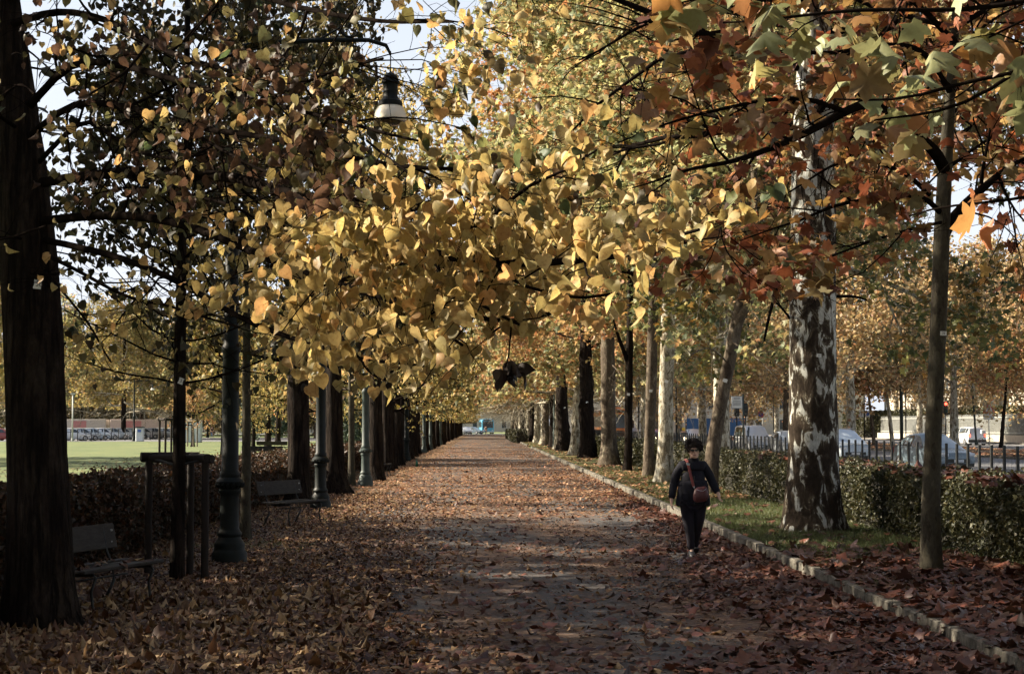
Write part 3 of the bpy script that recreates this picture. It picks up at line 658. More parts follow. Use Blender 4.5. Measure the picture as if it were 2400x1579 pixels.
# --- big linden at the left edge; its branches hang over the path
D0 = 15.6; b0 = (xu(100, D0), D0, 0)
tp = [at(100,1470,D0), at(95,1300,D0), at(85,1000,D0), at(70,600,D0), at(45,300,D0), at(18,20,D0), at(-20,-300,D0), at(-60,-800,D0)]
tp[0].z = -.05
L0, Q0, R0_ = custom('linden_tree', 'large dark linden at the left edge with yellow branches hanging over the path', b0, tp, [.29,.285,.262,.25,.19,.13,.10,.05], M['bark_linden'], 3, .45, .035, group=G_L)
tb = TB(101)
LOWU = [-200,0,140,300,450,600,700,860,1000,1100,1180,1300,1420,1500,1600,1700]; LOWV = [650,670,850,820,730,780,905,960,920,870,835,775,770,715,610,570]
def okL0(p):
    wx, wy = p[0]+b0[0], p[1]+b0[1]; u = 1130+4000*wx/wy; v = 996-4000*(p[2]-CAMH)/wy
    return v < np.interp(u, LOWU, LOWV)+15 and not (850 < u < 975 and 95 < v < 300)
tb.ok = okL0
S0 = [dict(n=10, L=1.0, ang=48, up=-.15, t0=.12, seg=5, flat=.5, r=.014, jit=.16), dict(n=7, L=.5, ang=50, up=-.6, t0=.15, seg=4, leafs=4, jl=.05, r=.004, flat=.6)]
S1 = [dict(n=9, L=1.0, ang=48, up=-.4, t0=.10, seg=5, flat=.5, r=.014, jit=.14), dict(n=8, L=.55, ang=50, up=-.8, t0=.1, seg=4, leafs=8, jl=.06, r=.004, flat=.6)]
LB = [([(20,60,15.6),(140,15,14.5),(240,45,13.5),(400,130,12),(560,170,11),(720,250,10)], .06, S0),
 ([(60,260,15.6),(160,140,14.8),(290,150,13.5),(480,215,12.3),(620,240,11.2),(800,285,10),(980,330,9.3)], .06, S0),
 ([(60,330,15.6),(180,230,14.8),(300,250,13.6),(450,300,12.4),(650,320,11),(880,380,10),(1060,400,9.4),(1200,390,9)], .055, S1),
 ([(75,400,15.6),(190,268,15),(250,315,14),(340,360,13),(430,378,12.4),(540,335,11.8)], .04, S0),
 ([(85,430,15.6),(280,400,14.2),(560,410,12),(760,480,10.5),(860,545,9.8),(1000,597,9.1),(1150,608,8.6),(1250,622,8.4),(1400,606,8.1),(1520,575,7.9),(1630,540,7.7)], .075, S1),
 ([(85,520,15.6),(300,500,14),(500,540,12.5),(700,640,11),(900,700,10),(1050,730,9.5),(1180,760,9.1),(1330,720,8.8)], .065, S1),
 ([(90,560,15.6),(300,600,14),(450,680,13),(600,760,12),(750,820,11.2),(900,850,10.4),(1020,860,9.8)], .05, S1),
 ([(90,590,15.6),(200,640,14.6),(300,700,13.6),(420,720,12.8),(560,760,11.8)], .03, S0),
 ([(15,0,15.6),(200,-120,14),(450,-60,12.5),(700,20,11.2),(900,60,10.3),(1050,40,9.6)], .06, S0),
 ([(0,-100,15.6),(200,-260,14),(500,-260,12),(800,-200,10.5),(1150,-140,9.5)], .06, S0),
 ([(860,545,9.8),(940,500,9.4),(1020,470,9),(1120,430,8.7)], .02, S1),
 ([(760,480,10.5),(850,620,9.8),(950,720,9.2),(1080,800,8.8)], .025, S1),
 ([(700,640,11),(760,740,10.4),(840,840,10),(900,900,9.7)], .025, S1),
 ([(1150,608,8.6),(1230,680,8.4),(1340,700,8.2),(1440,690,8)], .014, S1),
 ([(1000,597,9.1),(1060,680,8.8),(1150,730,8.5),(1240,770,8.4)], .016, S1),
 ([(40,300,15.6),(-20,260,14),(40,180,12.5),(90,230,11.5)], .03, S0[1:]),
 ([(60,560,15.6),(-60,560,13.5),(40,560,12),(110,520,11.2)], .02, S0[1:]),
 ([(90,620,15.6),(160,700,14.8),(220,780,14.2),(260,850,13.8)], .02, S0),
 ([(620,240,11.2),(700,190,10.6),(800,160,10.1),(900,140,9.8)], .02, S0),
 ([(300,250,13.6),(420,290,12.6),(560,380,11.4),(680,420,10.8)], .03, S0),
 ([(280,400,14.2),(380,450,13),(520,470,12),(640,540,11.2)], .03, S0),
 ([(860,330,9.6),(960,420,9.1),(1060,470,8.9),(1150,440,8.7)], .012, S1)]
for uvd, r0, sp in LB: limb(tb, b0, uvd, r0*.62, .007, sp)
# upper crown, above the frame, that shades the ground
for i in range(9):
    z = 6.4+i*.5; az = i*2.4; p = Q0[int(np.argmin(abs(Q0[:,2]-z)))]
    C = tb.wander(p, (math.cos(az), math.sin(az), .5), 3.8-i*.11, 6, .3, .12); tb.grow(C, .05, .012, [dict(n=6, L=1.3, ang=50, t0=.2, seg=4, r=.02), dict(n=5, L=.7, ang=50, up=-.3, t0=.1, seg=3, leafs=5, jl=.08, r=.005)])
tb.build('branches', M['bark_twig'], L0)
pts = tb.pts(); wx = pts[:,0]+b0[0]; wy = pts[:,1]+b0[1]; wz = pts[:,2]
u_ = 1130+4000*wx/wy; v_ = 996-4000*(wz-CAMH)/wy
# leaves stay out of the open view under the branches
low = np.interp(u_, LOWU, LOWV)
sparse = (u_ < 680) & (v_ > 150)
keep = (v_ < low+NR.normal(size=len(v_))*18) & ~(sparse & (NR.rand(len(v_)) < np.interp(u_, [0,300,680],[.84,.72,.1]))) & (NR.rand(len(v_)) < np.where(v_ < 60, .7, 1))
hole = (u_ > 838) & (u_ < 992) & (v_ > 60) & (v_ < 282)
keep &= ~(hole)
keep &= ~((u_ > 650) & (u_ < 1350) & (v_ > 420) & (NR.rand(len(v_)) < .22))
pts = pts[keep]; print('L0 leaves', len(pts))
r1 = NR.rand(len(pts)); uu = u_[keep]; r1 = np.where((uu < 850) & (v_[keep] < 520) & (NR.rand(len(pts)) < .74), NR.choice([0., .95, 1.], len(pts)), r1)  # more dark brown leaves at upper left, putting crown shade into their colour
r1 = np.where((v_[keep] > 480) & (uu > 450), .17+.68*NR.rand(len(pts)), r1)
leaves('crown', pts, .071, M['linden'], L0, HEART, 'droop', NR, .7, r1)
number_tag(L0, 104, 671, D0, b0, .235, (.07,.085), .12, '130')
# the dead leaf cluster hanging from the lowest branch
dc = MB(); q0 = at(1200,745,8.55)-Vector(b0); q1 = at(1192,835,8.6)-Vector(b0); q2 = at(1183,862,8.6)-Vector(b0)
dc.tube([q0, q1, q2], .005, 6); dc.tube([q1, at(1200,852,8.6)-Vector(b0), at(1215,870,8.6)-Vector(b0)], .002, 4); dc.build('hanging_twig', M['bark_twig'], L0)
dp = np.array([A3(at(u, v, 8.6+d)-Vector(b0)) for u, v, d in ((1190,848,0),(1200,850,.03),(1212,855,0),(1222,850,-.03),(1184,868,.02),(1205,865,-.02),(1226,874,0),(1196,862,.04),(1216,862,.03),(1178,876,0),(1208,872,.02))])
leaves('dead_leaves', dp, .085, plain('dead_leaf_brown', (.028,.016,.012)), L0, HEART, 'droop', np.random.RandomState(4), .6)
# --- young linden tied to a timber frame
D1 = 20.4; b1 = (xu(418, D1), D1, 0)
tp = [Vector((b1[0], D1, -.05)), at(420,1100,D1), at(421,900,D1), at(424,650,D1), at(436,300,D1), at(440,0,D1), at(440,-250,D1)]
L1, Q1, R1_ = custom('young_linden_tree', 'slim young linden inside a three-post timber frame', b1, tp, [.085,.075,.07,.06,.045,.035,.02], M['bark_linden'], 5, .15, .05, 12, group=G_L)
tb = TB(102)
for i in range(46):
    z = 2.35+i*.085; p = Q1[int(np.argmin(abs(Q1[:,2]-z)))]; az = i*2.39996; 
    C = tb.wander(p, (math.cos(az), math.sin(az), .05+.015*i), 1.9-.012*i, 6, .35, .1)
    tb.grow(C, .014, .004, [dict(n=6, L=.7, ang=40, up=.2, t0=.15, seg=4, r=.005), dict(n=4, L=.35, ang=40, up=0, t0=.2, seg=3, leafs=1 if z < 3.3 else 5, jl=.05, r=.002)])
tb.build('branches', M['bark_twig'], L1)
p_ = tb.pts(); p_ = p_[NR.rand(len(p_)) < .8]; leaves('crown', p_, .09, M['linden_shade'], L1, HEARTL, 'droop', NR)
number_tag(L1, 427, 893, D1, b1, .075, (.06,.075), .35, '131')
def stake_frame(label, x, y, s=1.0, rz=0, h=1.45, mat='stake', r=.045, group=None):
    t = thing('tree_stake_frame', label, 'tree support', (x, y, 0), rz, group)
    P = [(-.41*s, .35*s), (.33*s, -.02*s), (.06*s, .55*s)] if s == 1.0 else [(.4*s*math.cos(a), .4*s*math.sin(a)) for a in (.5, 2.6, 4.7)]
    for px, py in P: MB().tube([(px, py, -.05), (px, py, h-.02)], r, 12).build('post', M[mat], t, 'auto')
    for a, b in ((0,1),(1,2),(2,0)):
        A = Vector((*P[a], h)); B = Vector((*P[b], h)); d = (B-A).normalized()*.1*s; lift = Vector((0,0,(0,.012,.024)[a]))
        MB().tube([A-d+lift, B+d+lift], r*1.12, 12).build('rail', M[mat], t, 'auto')
    MB().tube([Vector((*P[0], h+.01)), Vector((0,0,h-.08)), Vector((*P[1], h))], .018, 6).build('tie_strap', M['rubber'], t)
    return t
stake_frame('dark timber frame of three posts round the slim young linden', b1[0], D1)
# --- slim linden behind the first lamp
def slim(name, label, D, u, rads, uvs, barkm, seed, tagp, leafm, nl, crownz, R, group, tm=HEARTL, lsize=.1, mode='droop', flare=.25, zb=0, knob=0, number=None, limbs=(), H=10, leaf_lowz=2.3, n=16, nlimb=22, rise=10):
    b = (xu(u, D), D, zb)
    tp = [Vector((b[0], D, zb-.05))]+[at(a, c, D) for a, c in uvs]
    top = tp[-1]; 
    if top.z < H: tp.append(Vector((top.x+(top.x-tp[-2].x)*.3, D+.2, H))); rads = list(rads)+[rads[-1]*.4]
    t, Q, Rr = custom(name, label, b, tp, rads, barkm, seed, flare, .05, n, knob, group)
    tb = TB(seed+200)
    for i in range(nlimb):
        f = i/nlimb; z = crownz-zb+(H-.5-crownz)*f; k = int(np.argmin(abs(Q[:,2]-z))); az = i*2.4+seed
        C = tb.wander(Q[k], (math.cos(az), math.sin(az), math.tan(math.radians(rise+35*f))), R*(1-.5*f**2)*tb.rs.uniform(.8, 1.15), 6, .2, .12)
        tb.grow(C, min(.05, Rr[k]*.5), .01, [dict(n=6, L=R*.45, ang=50, up=0, t0=.15, seg=4, r=.04), dict(n=5, L=R*.28, ang=50, up=-.3, t0=.1, seg=3, r=.015), dict(n=4, L=R*.15, ang=50, up=-.4, t0=.1, seg=2, leafs=max(3, int(nl*1.0/(nlimb*120))), jl=.15, r=.005, draw=D < 60)] if tm is PLANEL else [dict(n=6, L=R*.42, ang=50, up=0, t0=.15, seg=4, r=.02), dict(n=5, L=R*.24, ang=50, up=-.3, t0=.1, seg=3, leafs=max(3, int(nl/(nlimb*30))), jl=.08, r=.005)])
    for uvd, r0, sp in limbs: limb(tb, b, uvd, r0, .008, sp)
    tb.build('branches', M['bark_twig'] if barkm in (M['bark_linden'],) else M['bark_plane_brown'], t)
    p = tb.pts(); p = p[p[:,2]+zb > leaf_lowz]
    leaves('crown', p, lsize, leafm, t, tm, mode, NR)
    if tagp: number_tag(t, tagp[0], tagp[1], D, b, tagp[2], (.075,.06) if D < 40 else (.11,.09), tagp[3] if len(tagp) > 3 else .1, number)
    return t
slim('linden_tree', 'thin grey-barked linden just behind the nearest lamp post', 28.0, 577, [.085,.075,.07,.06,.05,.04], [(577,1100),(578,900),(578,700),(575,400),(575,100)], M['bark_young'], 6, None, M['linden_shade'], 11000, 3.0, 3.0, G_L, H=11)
slim('linden_tree', 'thick furrowed linden beside the second bench', 41.0, 700, [.29,.26,.25,.22,.18,.12], [(700,1100),(699,950),(696,800),(695,500),(690,200)], M['bark_linden'], 7, None, M['linden_dark'], 7500, 3.0, 3.2, G_L, H=10.5, flare=.45, nlimb=26)  # dull leaf palette carries the shade of this crown in its colour
slim('linden_tree', 'broad dark linden right behind the second lamp post', 46.0, 785, [.30,.24,.22,.2,.16], [(785,1100),(783,950),(780,800),(780,500)], M['bark_linden'], 8, None, M['linden'], 4200, 3.0, 2.9, G_L, H=13.5, flare=.8, nlimb=24)
slim('linden_tree', 'thin pale-barked linden left of the third lamp post', 52.5, 825, [.11,.10,.095,.08,.06], [(824,1050),(823,950),(822,800),(822,600)], M['bark_young'], 9, None, M['linden'], 2200, 3.0, 2.2, G_L, H=8)
slim('linden_tree', 'thick dark linden touching the right side of the third lamp post', 57.0, 882, [.27,.24,.22,.2,.12], [(882,1080),(880,950),(880,800),(880,500)], M['bark_linden'], 10, None, M['linden'], 4200, 2.9, 3.0, G_L, H=14, flare=.5)
slim('linden_tree', 'dark linden with a forked trunk past the third lamp post', 68.0, 908, [.24,.22,.2,.17], [(908,1050),(907,950),(907,750)], M['bark_linden'], 12, None, M['linden_far'], 6000, 2.9, 3.4, G_L, H=15, lsize=.14)
place('lin1', -3.75, 72, 'thin dark linden, fourth trunk beyond the third lamp post', G_L, sc=.75, leafm='linden_far', name='linden_tree')
i = 0; y = 78
while y < 335:
    lab = 'dark linden, %s tree beyond the forked one in the row left of the path' % ordn(i+1)
    place('linf', -4.0+RD.uniform(-.25,.25), y, lab, G_L, sc=RD.uniform(.85,1.08), leafm='linden_far' if i % 3 else 'linden_dark', name='linden_tree'); i += 1; y += RD.uniform(6.8, 8.8)
# out of frame to the left: unseen lindens added to shade the foreground
for i, (x, y, s) in enumerate([(-10.3,8,1.0),(-11.2,12.5,1.02),(-10.8,17,1.0),(-11.8,21.5,1.02),(-12.2,26,1.0),(-12.6,30.5,1.0),(-13.6,35,1.0),(-16.5,10,1.05),(-17,15.5,1.05),(-17.5,21,1.05),(-18,27,1.05),(-18.5,33,1.05)]):
    place('lin0' if i % 2 else 'lin1', x, y, 'unseen linden added left of the hedge to shade the foreground, %s of twelve' % ordn(i), 'lindens added out of frame for shade', sc=s, scz=.86 if y < 15.3 else 1.12, name='linden_tree', rz=i*1.3)
for i, (x, y) in enumerate([(-8.3,16.5),(-8.6,22.5)]): place('lin0' if i else 'lin1', x, y, ('nearer','farther')[i]+' of two tall lindens added behind the left hedge to shade the right verge', 'lindens added behind the hedge for shade', sc=1.25, name='linden_tree', leafm='linden_shade')  # added to keep the sun off the right hedge and verge
# the avenue goes on behind and beside the camera
for i, (x, y, s, k) in enumerate([(-6.8,6.8,1.0,'lin0'),(-4.0,0,1.05,'lin1'),(-4.1,-8,1.05,'lin0'),(-4,-16,1,'lin1'),(-4.3,3.6,1.1,'lin0'),(5.6,-2,.8,'pl1'),(5.5,-12,.8,'pl0'),(5.6,-22,.8,'pl1'),(11,2,.85,'pl0'),(12,14,.85,'pl1'),(11,-12,.85,'pl1'),(-10.5,-2,.95,'lin1'),(-11,-12,.95,'lin0')]):
    place(k, x, y, '%s of the avenue behind or beside the camera, %s of thirteen' % ('linden' if k[0] == 'l' else 'plane', ordn(i)), 'avenue trees behind the camera', sc=s, name='linden_tree' if k[0] == 'l' else 'plane_tree')
# --- meadow and background left
spots = [(-12.6,84,.85,'linf','linden_far'),(-9.6,89,.8,'linf','linden_far'),(-17.5,140,1,'linf','linden_far'),(-20,168,1,'linf','plane_orange'),(-47,225,1.0,'plf','linden_far'),(-38,230,.9,'plf','linden_far'),(-57,232,1,'plf','plane_mix'),(-30,226,.9,'plf','linden_far'),(-23,238,.9,'plf','plane_orange'),(-66,240,1,'plf','linden_far'),(-43,250,1,'plf','plane_mix'),(-34,255,1,'plf','linden_far'),(-52,262,1,'plf','linden_far')]
for i, (x, y, s, k, lm) in enumerate(spots):
    place(k, x, y, '%s linden on the meadow behind the left hedge, %s in depth' % ('orange-leaved' if lm == 'plane_orange' else 'yellow-leaved', ordn(i)), 'trees on the meadow', sc=s, leafm=lm, barkm='bark_linden', name='meadow_tree')
for i in range(22):
    u = -60+i*50; D = 290+(i*37 % 60); place('bg', xu(u, D), D, 'grey-brown tree far behind the car park, %s from the left' % ordn(i), 'distant trees behind the car park', sc=RD.uniform(.9,1.2), name='background_tree')
place('linf', -14.4, 108, 'young leaning tree tied to stakes on the meadow', 'trees on the meadow', sc=.55, leafm='linden_far', name='young_tree')
place('linf', xu(452,150), 150, 'small young tree between pale stakes far on the meadow', 'trees on the meadow', sc=.6, leafm='plane_orange', name='young_tree')
for i, (x, y) in enumerate([(-33,84),(-31.5,97)]): place('plf', x, y, ('nearer','farther')[i]+' of two broad trees left of the view that shade a band of the meadow', 'broad trees beside the meadow', sc=.95, leafm='linden_far', barkm='bark_linden', name='meadow_tree')
# a dark conifer
ct = thing('conifer_tree', 'low dark conifer on the meadow behind the second lamp', 'tree', (xu(812,120), 120, 0)); tb = TB(77)
tb.tube([(0,0,0),(0,0,3),(0,0,5.2)], [.14,.08,.02], 6)
for i in range(60):
    z = .3+i*.08; az = i*2.4; C = tb.wander((0,0,z), (math.cos(az), math.sin(az), -.15), 2.3*(1-z/5.6), 4, 0, .08); tb.grow(C, .02, .005, [dict(n=7, L=.5, ang=45, seg=2, leafs=14, jl=.08, draw=False, up=0)])
tb.build('trunk', M['bark_linden'], ct); leaves('crown', tb.pts(), .16, M['conifer'], ct, QUAD, 'any')
place('bg', xu(625,180), 180, 'dark evergreen tree on the meadow near the far benches', 'trees on the meadow', sc=.5, leafm='conifer', name='meadow_tree')
# ------------------------------------------------------------------ right row
SR = [dict(n=7, L=1.3, ang=48, up=0, t0=.2, seg=5, flat=.6, r=.014), dict(n=5, L=.7, ang=48, up=-.25, t0=.1, seg=4, leafs=5, jl=.08, r=.005)]
DR = 19.9; bR = (xu(2178, DR), DR, VZ)
tp = [Vector((bR[0], DR, VZ-.05)), at(2180,1150,DR), at(2188,1000,DR), at(2198,800,DR), at(2207,560,DR), at(2213,400,DR), at(2228,220,DR), at(2240,60,DR), at(2250,-200,DR), at(2250,-600,DR)]
TR, QR, RR_ = custom('plane_tree', 'slim plane leaning right, nearest tree beside the right hedge', bR, tp, [.125,.108,.098,.094,.092,.082,.062,.05,.04,.02], M['bark_young'], 14, .22, .03, 20, group=G_R)
tb = TB(103)
RB = [([(2215,400,19.9),(2190,350,19.5),(2120,290,18.8),(2035,235,18),(1980,262,17.5),(1880,320,17),(1770,362,16.5),(1690,385,16),(1600,400,15.5),(1480,440,15)], .075, SR),
 ([(2178,455,19.9),(2120,405,19.3),(2060,378,18.8),(1970,374,18),(1900,420,17.5),(1800,475,17)], .03, SR),
 ([(2205,500,19.9),(2170,458,19.4),(2060,462,18.8),(1940,487,18),(1860,520,17.4),(1740,560,16.8)], .035, SR),
 ([(2207,560,19.9),(2235,510,20),(2280,455,20.2),(2340,410,20.4),(2400,370,20.8),(2500,330,21)], .085, SR),
 ([(2300,430,20.2),(2310,370,20),(2330,250,19.8),(2370,150,19.5)], .025, SR),
 ([(2230,220,19.9),(2170,120,19.4),(2090,100,18.8),(1960,130,18),(1820,120,17.2),(1700,150,16.4),(1560,180,15.8)], .04, SR),
 ([(2240,100,19.9),(2150,0,19),(2000,-60,18),(1800,0,17),(1600,40,16),(1480,60,15.4)], .04, SR),
 ([(2235,150,19.9),(2300,60,20),(2420,0,20.4)], .03, SR),
 ([(2210,520,19.9),(2100,540,18.5),(1950,600,18),(1850,640,17.4)], .02, SR),
 ([(1770,362,16.5),(1700,470,16.2),(1680,560,16),(1740,640,15.8)], .014, SR),
 ([(1980,262,17.5),(1880,230,17),(1740,240,16.4),(1600,280,15.6),(1450,330,15)], .03, SR),
 ([(2340,410,20.4),(2380,500,20.2),(2440,560,20)], .02, SR),
 ([(2213,400,19.9),(2300,330,20.4),(2400,280,21)], .025, SR)]
for uvd, r0, sp in RB: limb(tb, bR, uvd, r0, .006, sp)
for i in range(12):
    z = 6.3+i*.22; p = QR[int(np.argmin(abs(QR[:,2]-z)))]; az = i*2.4
    C = tb.wander(p, (math.cos(az), math.sin(az), .35), 3.4-i*.12, 6, .2, .12); tb.grow(C, .035, .01, SR)
tb.build('branches', M['bark_twig'], TR); p = tb.pts()
wx = p[:,0]+bR[0]; wy = p[:,1]+bR[1]; u_ = 1130+4000*wx/wy; v_ = 996-4000*(p[:,2]+VZ-CAMH)/wy
tr = (abs(u_-1905) < 62) & (v_ > 260) & (v_ < 560)
kp = (v_ < 690) & ~((u_ > 1950) & (v_ > 540) & (NR.rand(len(p)) < .75)) & ~((u_ > 2180) & (NR.rand(len(p)) < .45)) & ~(tr & (NR.rand(len(p)) < .75)) & ~((u_ < 1620)&(NR.rand(len(p))<(1620-u_)/160.))
mk = (abs(u_-np.interp(v_, [0,220,400,560], [2248,2228,2213,2207])) < 26) & (v_ > 120) & (v_ < 560) & (NR.rand(len(p)) < .85)
p = p[kp & ~mk]; print('TR leaves', len(p)); leaves('crown', p, .145, M['plane_red'], TR, PLANE, 'spread', NR, .6)
number_tag(TR, 2206, 782, DR, bR, .09, (.075,.05), .05, '25')
# --- near plane outside the frame: its big leaves hang into the top right corner
bN = (4.9, 7.0, VZ); tp = [Vector((4.9,7,VZ-.05)), Vector((4.85,7,1.5)), Vector((4.8,7.05,3)), Vector((4.75,7.1,5)), Vector((4.7,7.1,7.5))]
TN, QN, _ = custom('plane_tree', 'near plane outside the frame whose large green leaves fill the top right corner', bN, tp, [.12,.1,.09,.06,.03], M['bark_young'], 15, .2, .03, 16, group=G_R)
tb = TB(104)
SN = [dict(n=4, L=.55, ang=45, up=-.2, t0=.25, seg=4, flat=.5, r=.008), dict(n=3, L=.3, ang=45, up=-.3, t0=.3, seg=3, leafs=3, jl=.06, r=.003)]
NB = [([(3800,300,7.1),(3200,150,7.3),(2700,100,7.5),(2380,170,7.7),(2150,230,7.8),(1960,230,8)], .02, SN),
 ([(3800,0,7.1),(3100,-80,7.3),(2600,-40,7.4),(2350,20,7.6),(2100,30,7.7),(1850,40,7.8),(1700,60,8)], .02, SN),
 ([(3800,600,7.1),(3200,450,7.3),(2700,430,7.4),(2480,450,7.5),(2300,480,7.6),(2120,500,7.8)], .014, SN[1:]),
 ([(3100,-80,7.3),(2700,-160,7.2),(2300,-120,7.3),(2000,-60,7.4),(1750,-20,7.6),(1600,0,7.8)], .018, SN),
 ([(2380,170,7.7),(2200,270,7.7),(2050,290,7.8)], .01, SN[1:]),
 ([(3200,150,7.3),(2800,40,7.0),(2500,0,7.0),(2300,90,7.1)], .014, SN)]
for uvd, r0, sp in NB: limb(tb, bN, uvd, r0, .004, sp)
for i in range(14):
    z = 3.8+i*.25; pq = QN[int(np.argmin(abs(QN[:,2]-z)))]; az = (i*.9) % 2.6-1.3
    C = tb.wander(pq, (math.cos(az), math.sin(az), .4), 2.3, 5, .2, .12); tb.grow(C, .03, .01, [dict(n=6, L=.9, ang=48, t0=.2, seg=4, r=.012), dict(n=5, L=.5, ang=48, up=-.25, t0=.1, seg=3, leafs=5, jl=.08, r=.005)])
tb.build('branches', M['bark_twig'], TN); p = tb.pts()
wx = p[:,0]+bN[0]; wy = p[:,1]+bN[1]; u_ = 1130+4000*wx/wy; v_ = 996-4000*(p[:,2]+VZ-CAMH)/wy
lim = np.interp(u_, [1500,1650,1900,2050,2400,2600], [90,210,300,330,330,700])
kp = ((v_ < lim) | ((v_ > 470) & (v_ < 540) & (u_ > 1990))) & (NR.rand(len(p)) < np.where((v_ > 0) & (u_ < 2400), .8, 1))
mk = (abs(u_-np.interp(v_, [0,220,400,560], [2248,2228,2213,2207])) < 26) & (v_ > 120) & (v_ < 560) & (NR.rand(len(p)) < .85)
p = p[kp & ~mk]; print('TN leaves', len(p)); leaves('crown', p, .125, M['plane_green'], TN, PLANE, 'spread', NR, .7)
# --- the great plane
DP = 27.9; bP = (xu(1905, DP), DP, VZ)
tp = [Vector((bP[0], DP, VZ-.1)), at(1906,1100,DP), at(1905,900,DP), at(1905,700,DP), at(1906,400,DP), at(1909,200,DP), at(1912,0,DP), at(1915,-300,DP), at(1910,-700,DP)]
TP, QP, RP = custom('plane_tree', 'massive plane with white bark patches standing in the grass by the hedge', bP, tp, [.47,.425,.395,.375,.345,.31,.26,.2,.1], M['bark_plane_dark'], 16, .30, .03, 40, group=G_R)
tb = TB(105); SP = [dict(n=6, L=2.6, ang=50, up=.05, t0=.15, seg=5, r=.05), dict(n=6, L=1.5, ang=50, up=-.3, t0=.1, seg=4, r=.018), dict(n=4, L=.8, ang=50, up=-.4, t0=.1, seg=3, leafs=8, jl=.12, r=.005)]
for i in range(24):
    f = i/24; z = 6.3+8*f; k = int(np.argmin(abs(QP[:,2]-z))); az = i*2.4; el = math.radians(10+35*f)
    C = tb.wander(QP[k], (math.cos(az)*math.cos(el), math.sin(az)*math.cos(el), math.sin(el)), 5.6*(1-.4*f)*tb.rs.uniform(.8,1.1), 6, .3, .12); tb.grow(C, .09, .02, SP)
for uvd, r0 in (([(1850,560,27.9),(1845,640,27.4),(1810,700,27),(1795,780,26.6),(1788,800,26.5)], .04), ([(1945,695,27.9),(2000,690,28),(2030,700,28.2)], .03), ([(1850,745,27.9),(1835,725,27.6),(1815,705,27.2)], .02)):
    limb(tb, bP, uvd, r0, .015, [dict(n=4, L=.6, ang=50, t0=.3, seg=3, leafs=0, r=.006)])
tb.build('branches', M['bark_twig'], TP); p = tb.pts(); wx = p[:,0]+bP[0]; wy = p[:,1]+bP[1]; u_ = 1130+4000*wx/wy; v_ = 996-4000*(p[:,2]+VZ-CAMH)/wy
kp = ~((abs(u_-1905) < 58) & (wy < 27.9) & (v_ > 240)) & ~(NR.rand(len(p)) < (1640-u_)/140.); p = p[kp]; print('TP leaves', len(p))
leaves('crown', p, .18, M['plane_red'], TP, PLANEL, 'spread', NR, .6, NR.rand(len(p))*.9+.1)
number_tag(TP, 1908, 835, DP, bP, .40, (.075,.055), .1, '27')
# --- the others near the verge
slim('plane_tree', 'leaning plane with a forked trunk behind the walking woman', 43.0, 1662, [.20,.19,.175,.165,.16,.13,.09], [(1668,1060),(1690,940),(1708,850),(1726,760),(1754,640),(1768,520)], M['bark_plane_brown'], 17, (1697,892,.19,.3), M['plane_mix'], 22000, 6.5, 5.6, G_R, PLANEL, .18, 'spread', .15, VZ, H=17, leaf_lowz=3.4, limbs=[([(1722,770,43),(1750,720,42.8),(1790,655,42.5),(1830,600,42)], .14, SR), ([(1706,850,43),(1660,810,41.5),(1620,830,40),(1600,860,39)], .025, SR), ([(1715,800,43),(1780,840,41),(1830,900,39)], .02, SR)], nlimb=22)
slim('plane_tree', 'smooth pale grey plane left of the walking woman', 51.6, 1556, [.27,.24,.225,.21,.2,.17,.12], [(1560,1040),(1561,940),(1564,800),(1572,650),(1578,560),(1575,420)], M['bark_plane'], 18, (1560,894,.23,.3), M['plane_mix'], 30000, 6.6, 6.2, G_R, PLANEL, .19, 'spread', .35, VZ, H=20, leaf_lowz=5.2, limbs=[([(1575,800,51.6),(1610,770,50),(1640,790,49)], .02, SR)], nlimb=24)
slim('plane_tree', 'narrow mottled plane, next to the smooth pale grey one', 57.7, 1519, [.20,.18,.175,.17,.16,.13,.1], [(1522,1040),(1526,920),(1529,800),(1531,700),(1530,560),(1530,420)], M['bark_plane_brown'], 19, (1524,916,.18), M['plane_mix'], 28000, 6.8, 6.2, G_R, PLANEL, .20, 'spread', .25, VZ, H=20, leaf_lowz=5.2)
slim('plane_tree', 'thin dark plane that forks at half height', 64.0, 1470, [.17,.145,.14,.13,.11,.08], [(1473,1040),(1474,900),(1476,780),(1478,640),(1480,480)], M['bark_linden'], 20, (1472,924,.15), M['plane_orange'], 24000, 7, 5.6, G_R, PLANEL, .20, 'spread', .2, VZ, H=20, leaf_lowz=5.0, limbs=[([(1470,845,64),(1450,790,63.5),(1437,750,63),(1430,700,62)], .09, SR)])
slim('plane_tree', 'thick grey-brown plane with a widening foot', 74.0, 1428, [.50,.36,.32,.30,.28,.24,.16], [(1427,1040),(1425,960),(1425,860),(1424,740),(1422,600),(1420,420)], M['bark_plane_brown'], 24, None, M['plane_mix'], 28000, 7.4, 6.6, G_R, PLANEL, .22, 'spread', .25, VZ, H=22, leaf_lowz=5.2, limbs=[([(1430,850,74),(1450,870,73),(1462,900,72)], .03, SR)])
slim('plane_tree', 'dark knobbly plane between the thick grey and the pale one', 91.0, 1378, [.48,.42,.38,.33,.28,.2], [(1377,1040),(1375,960),(1374,880),(1372,780),(1372,600)], M['bark_linden'], 25, (1375,943,.38), M['plane_orange'], 20000, 5.8, 6.4, G_R, PLANEL, .22, 'spread', .3, VZ, H=18, leaf_lowz=3.5, knob=.25)
slim('plane_tree', 'pale plane touching the dark knobbly one', 99.0, 1347, [.32,.28,.26,.24,.2], [(1350,1000),(1355,920),(1370,820),(1390,740)], M['bark_plane'], 26, None, M['plane_mix'], 20000, 6.4, 6.4, G_R, PLANEL, .22, 'spread', .4, VZ, H=18, leaf_lowz=4)
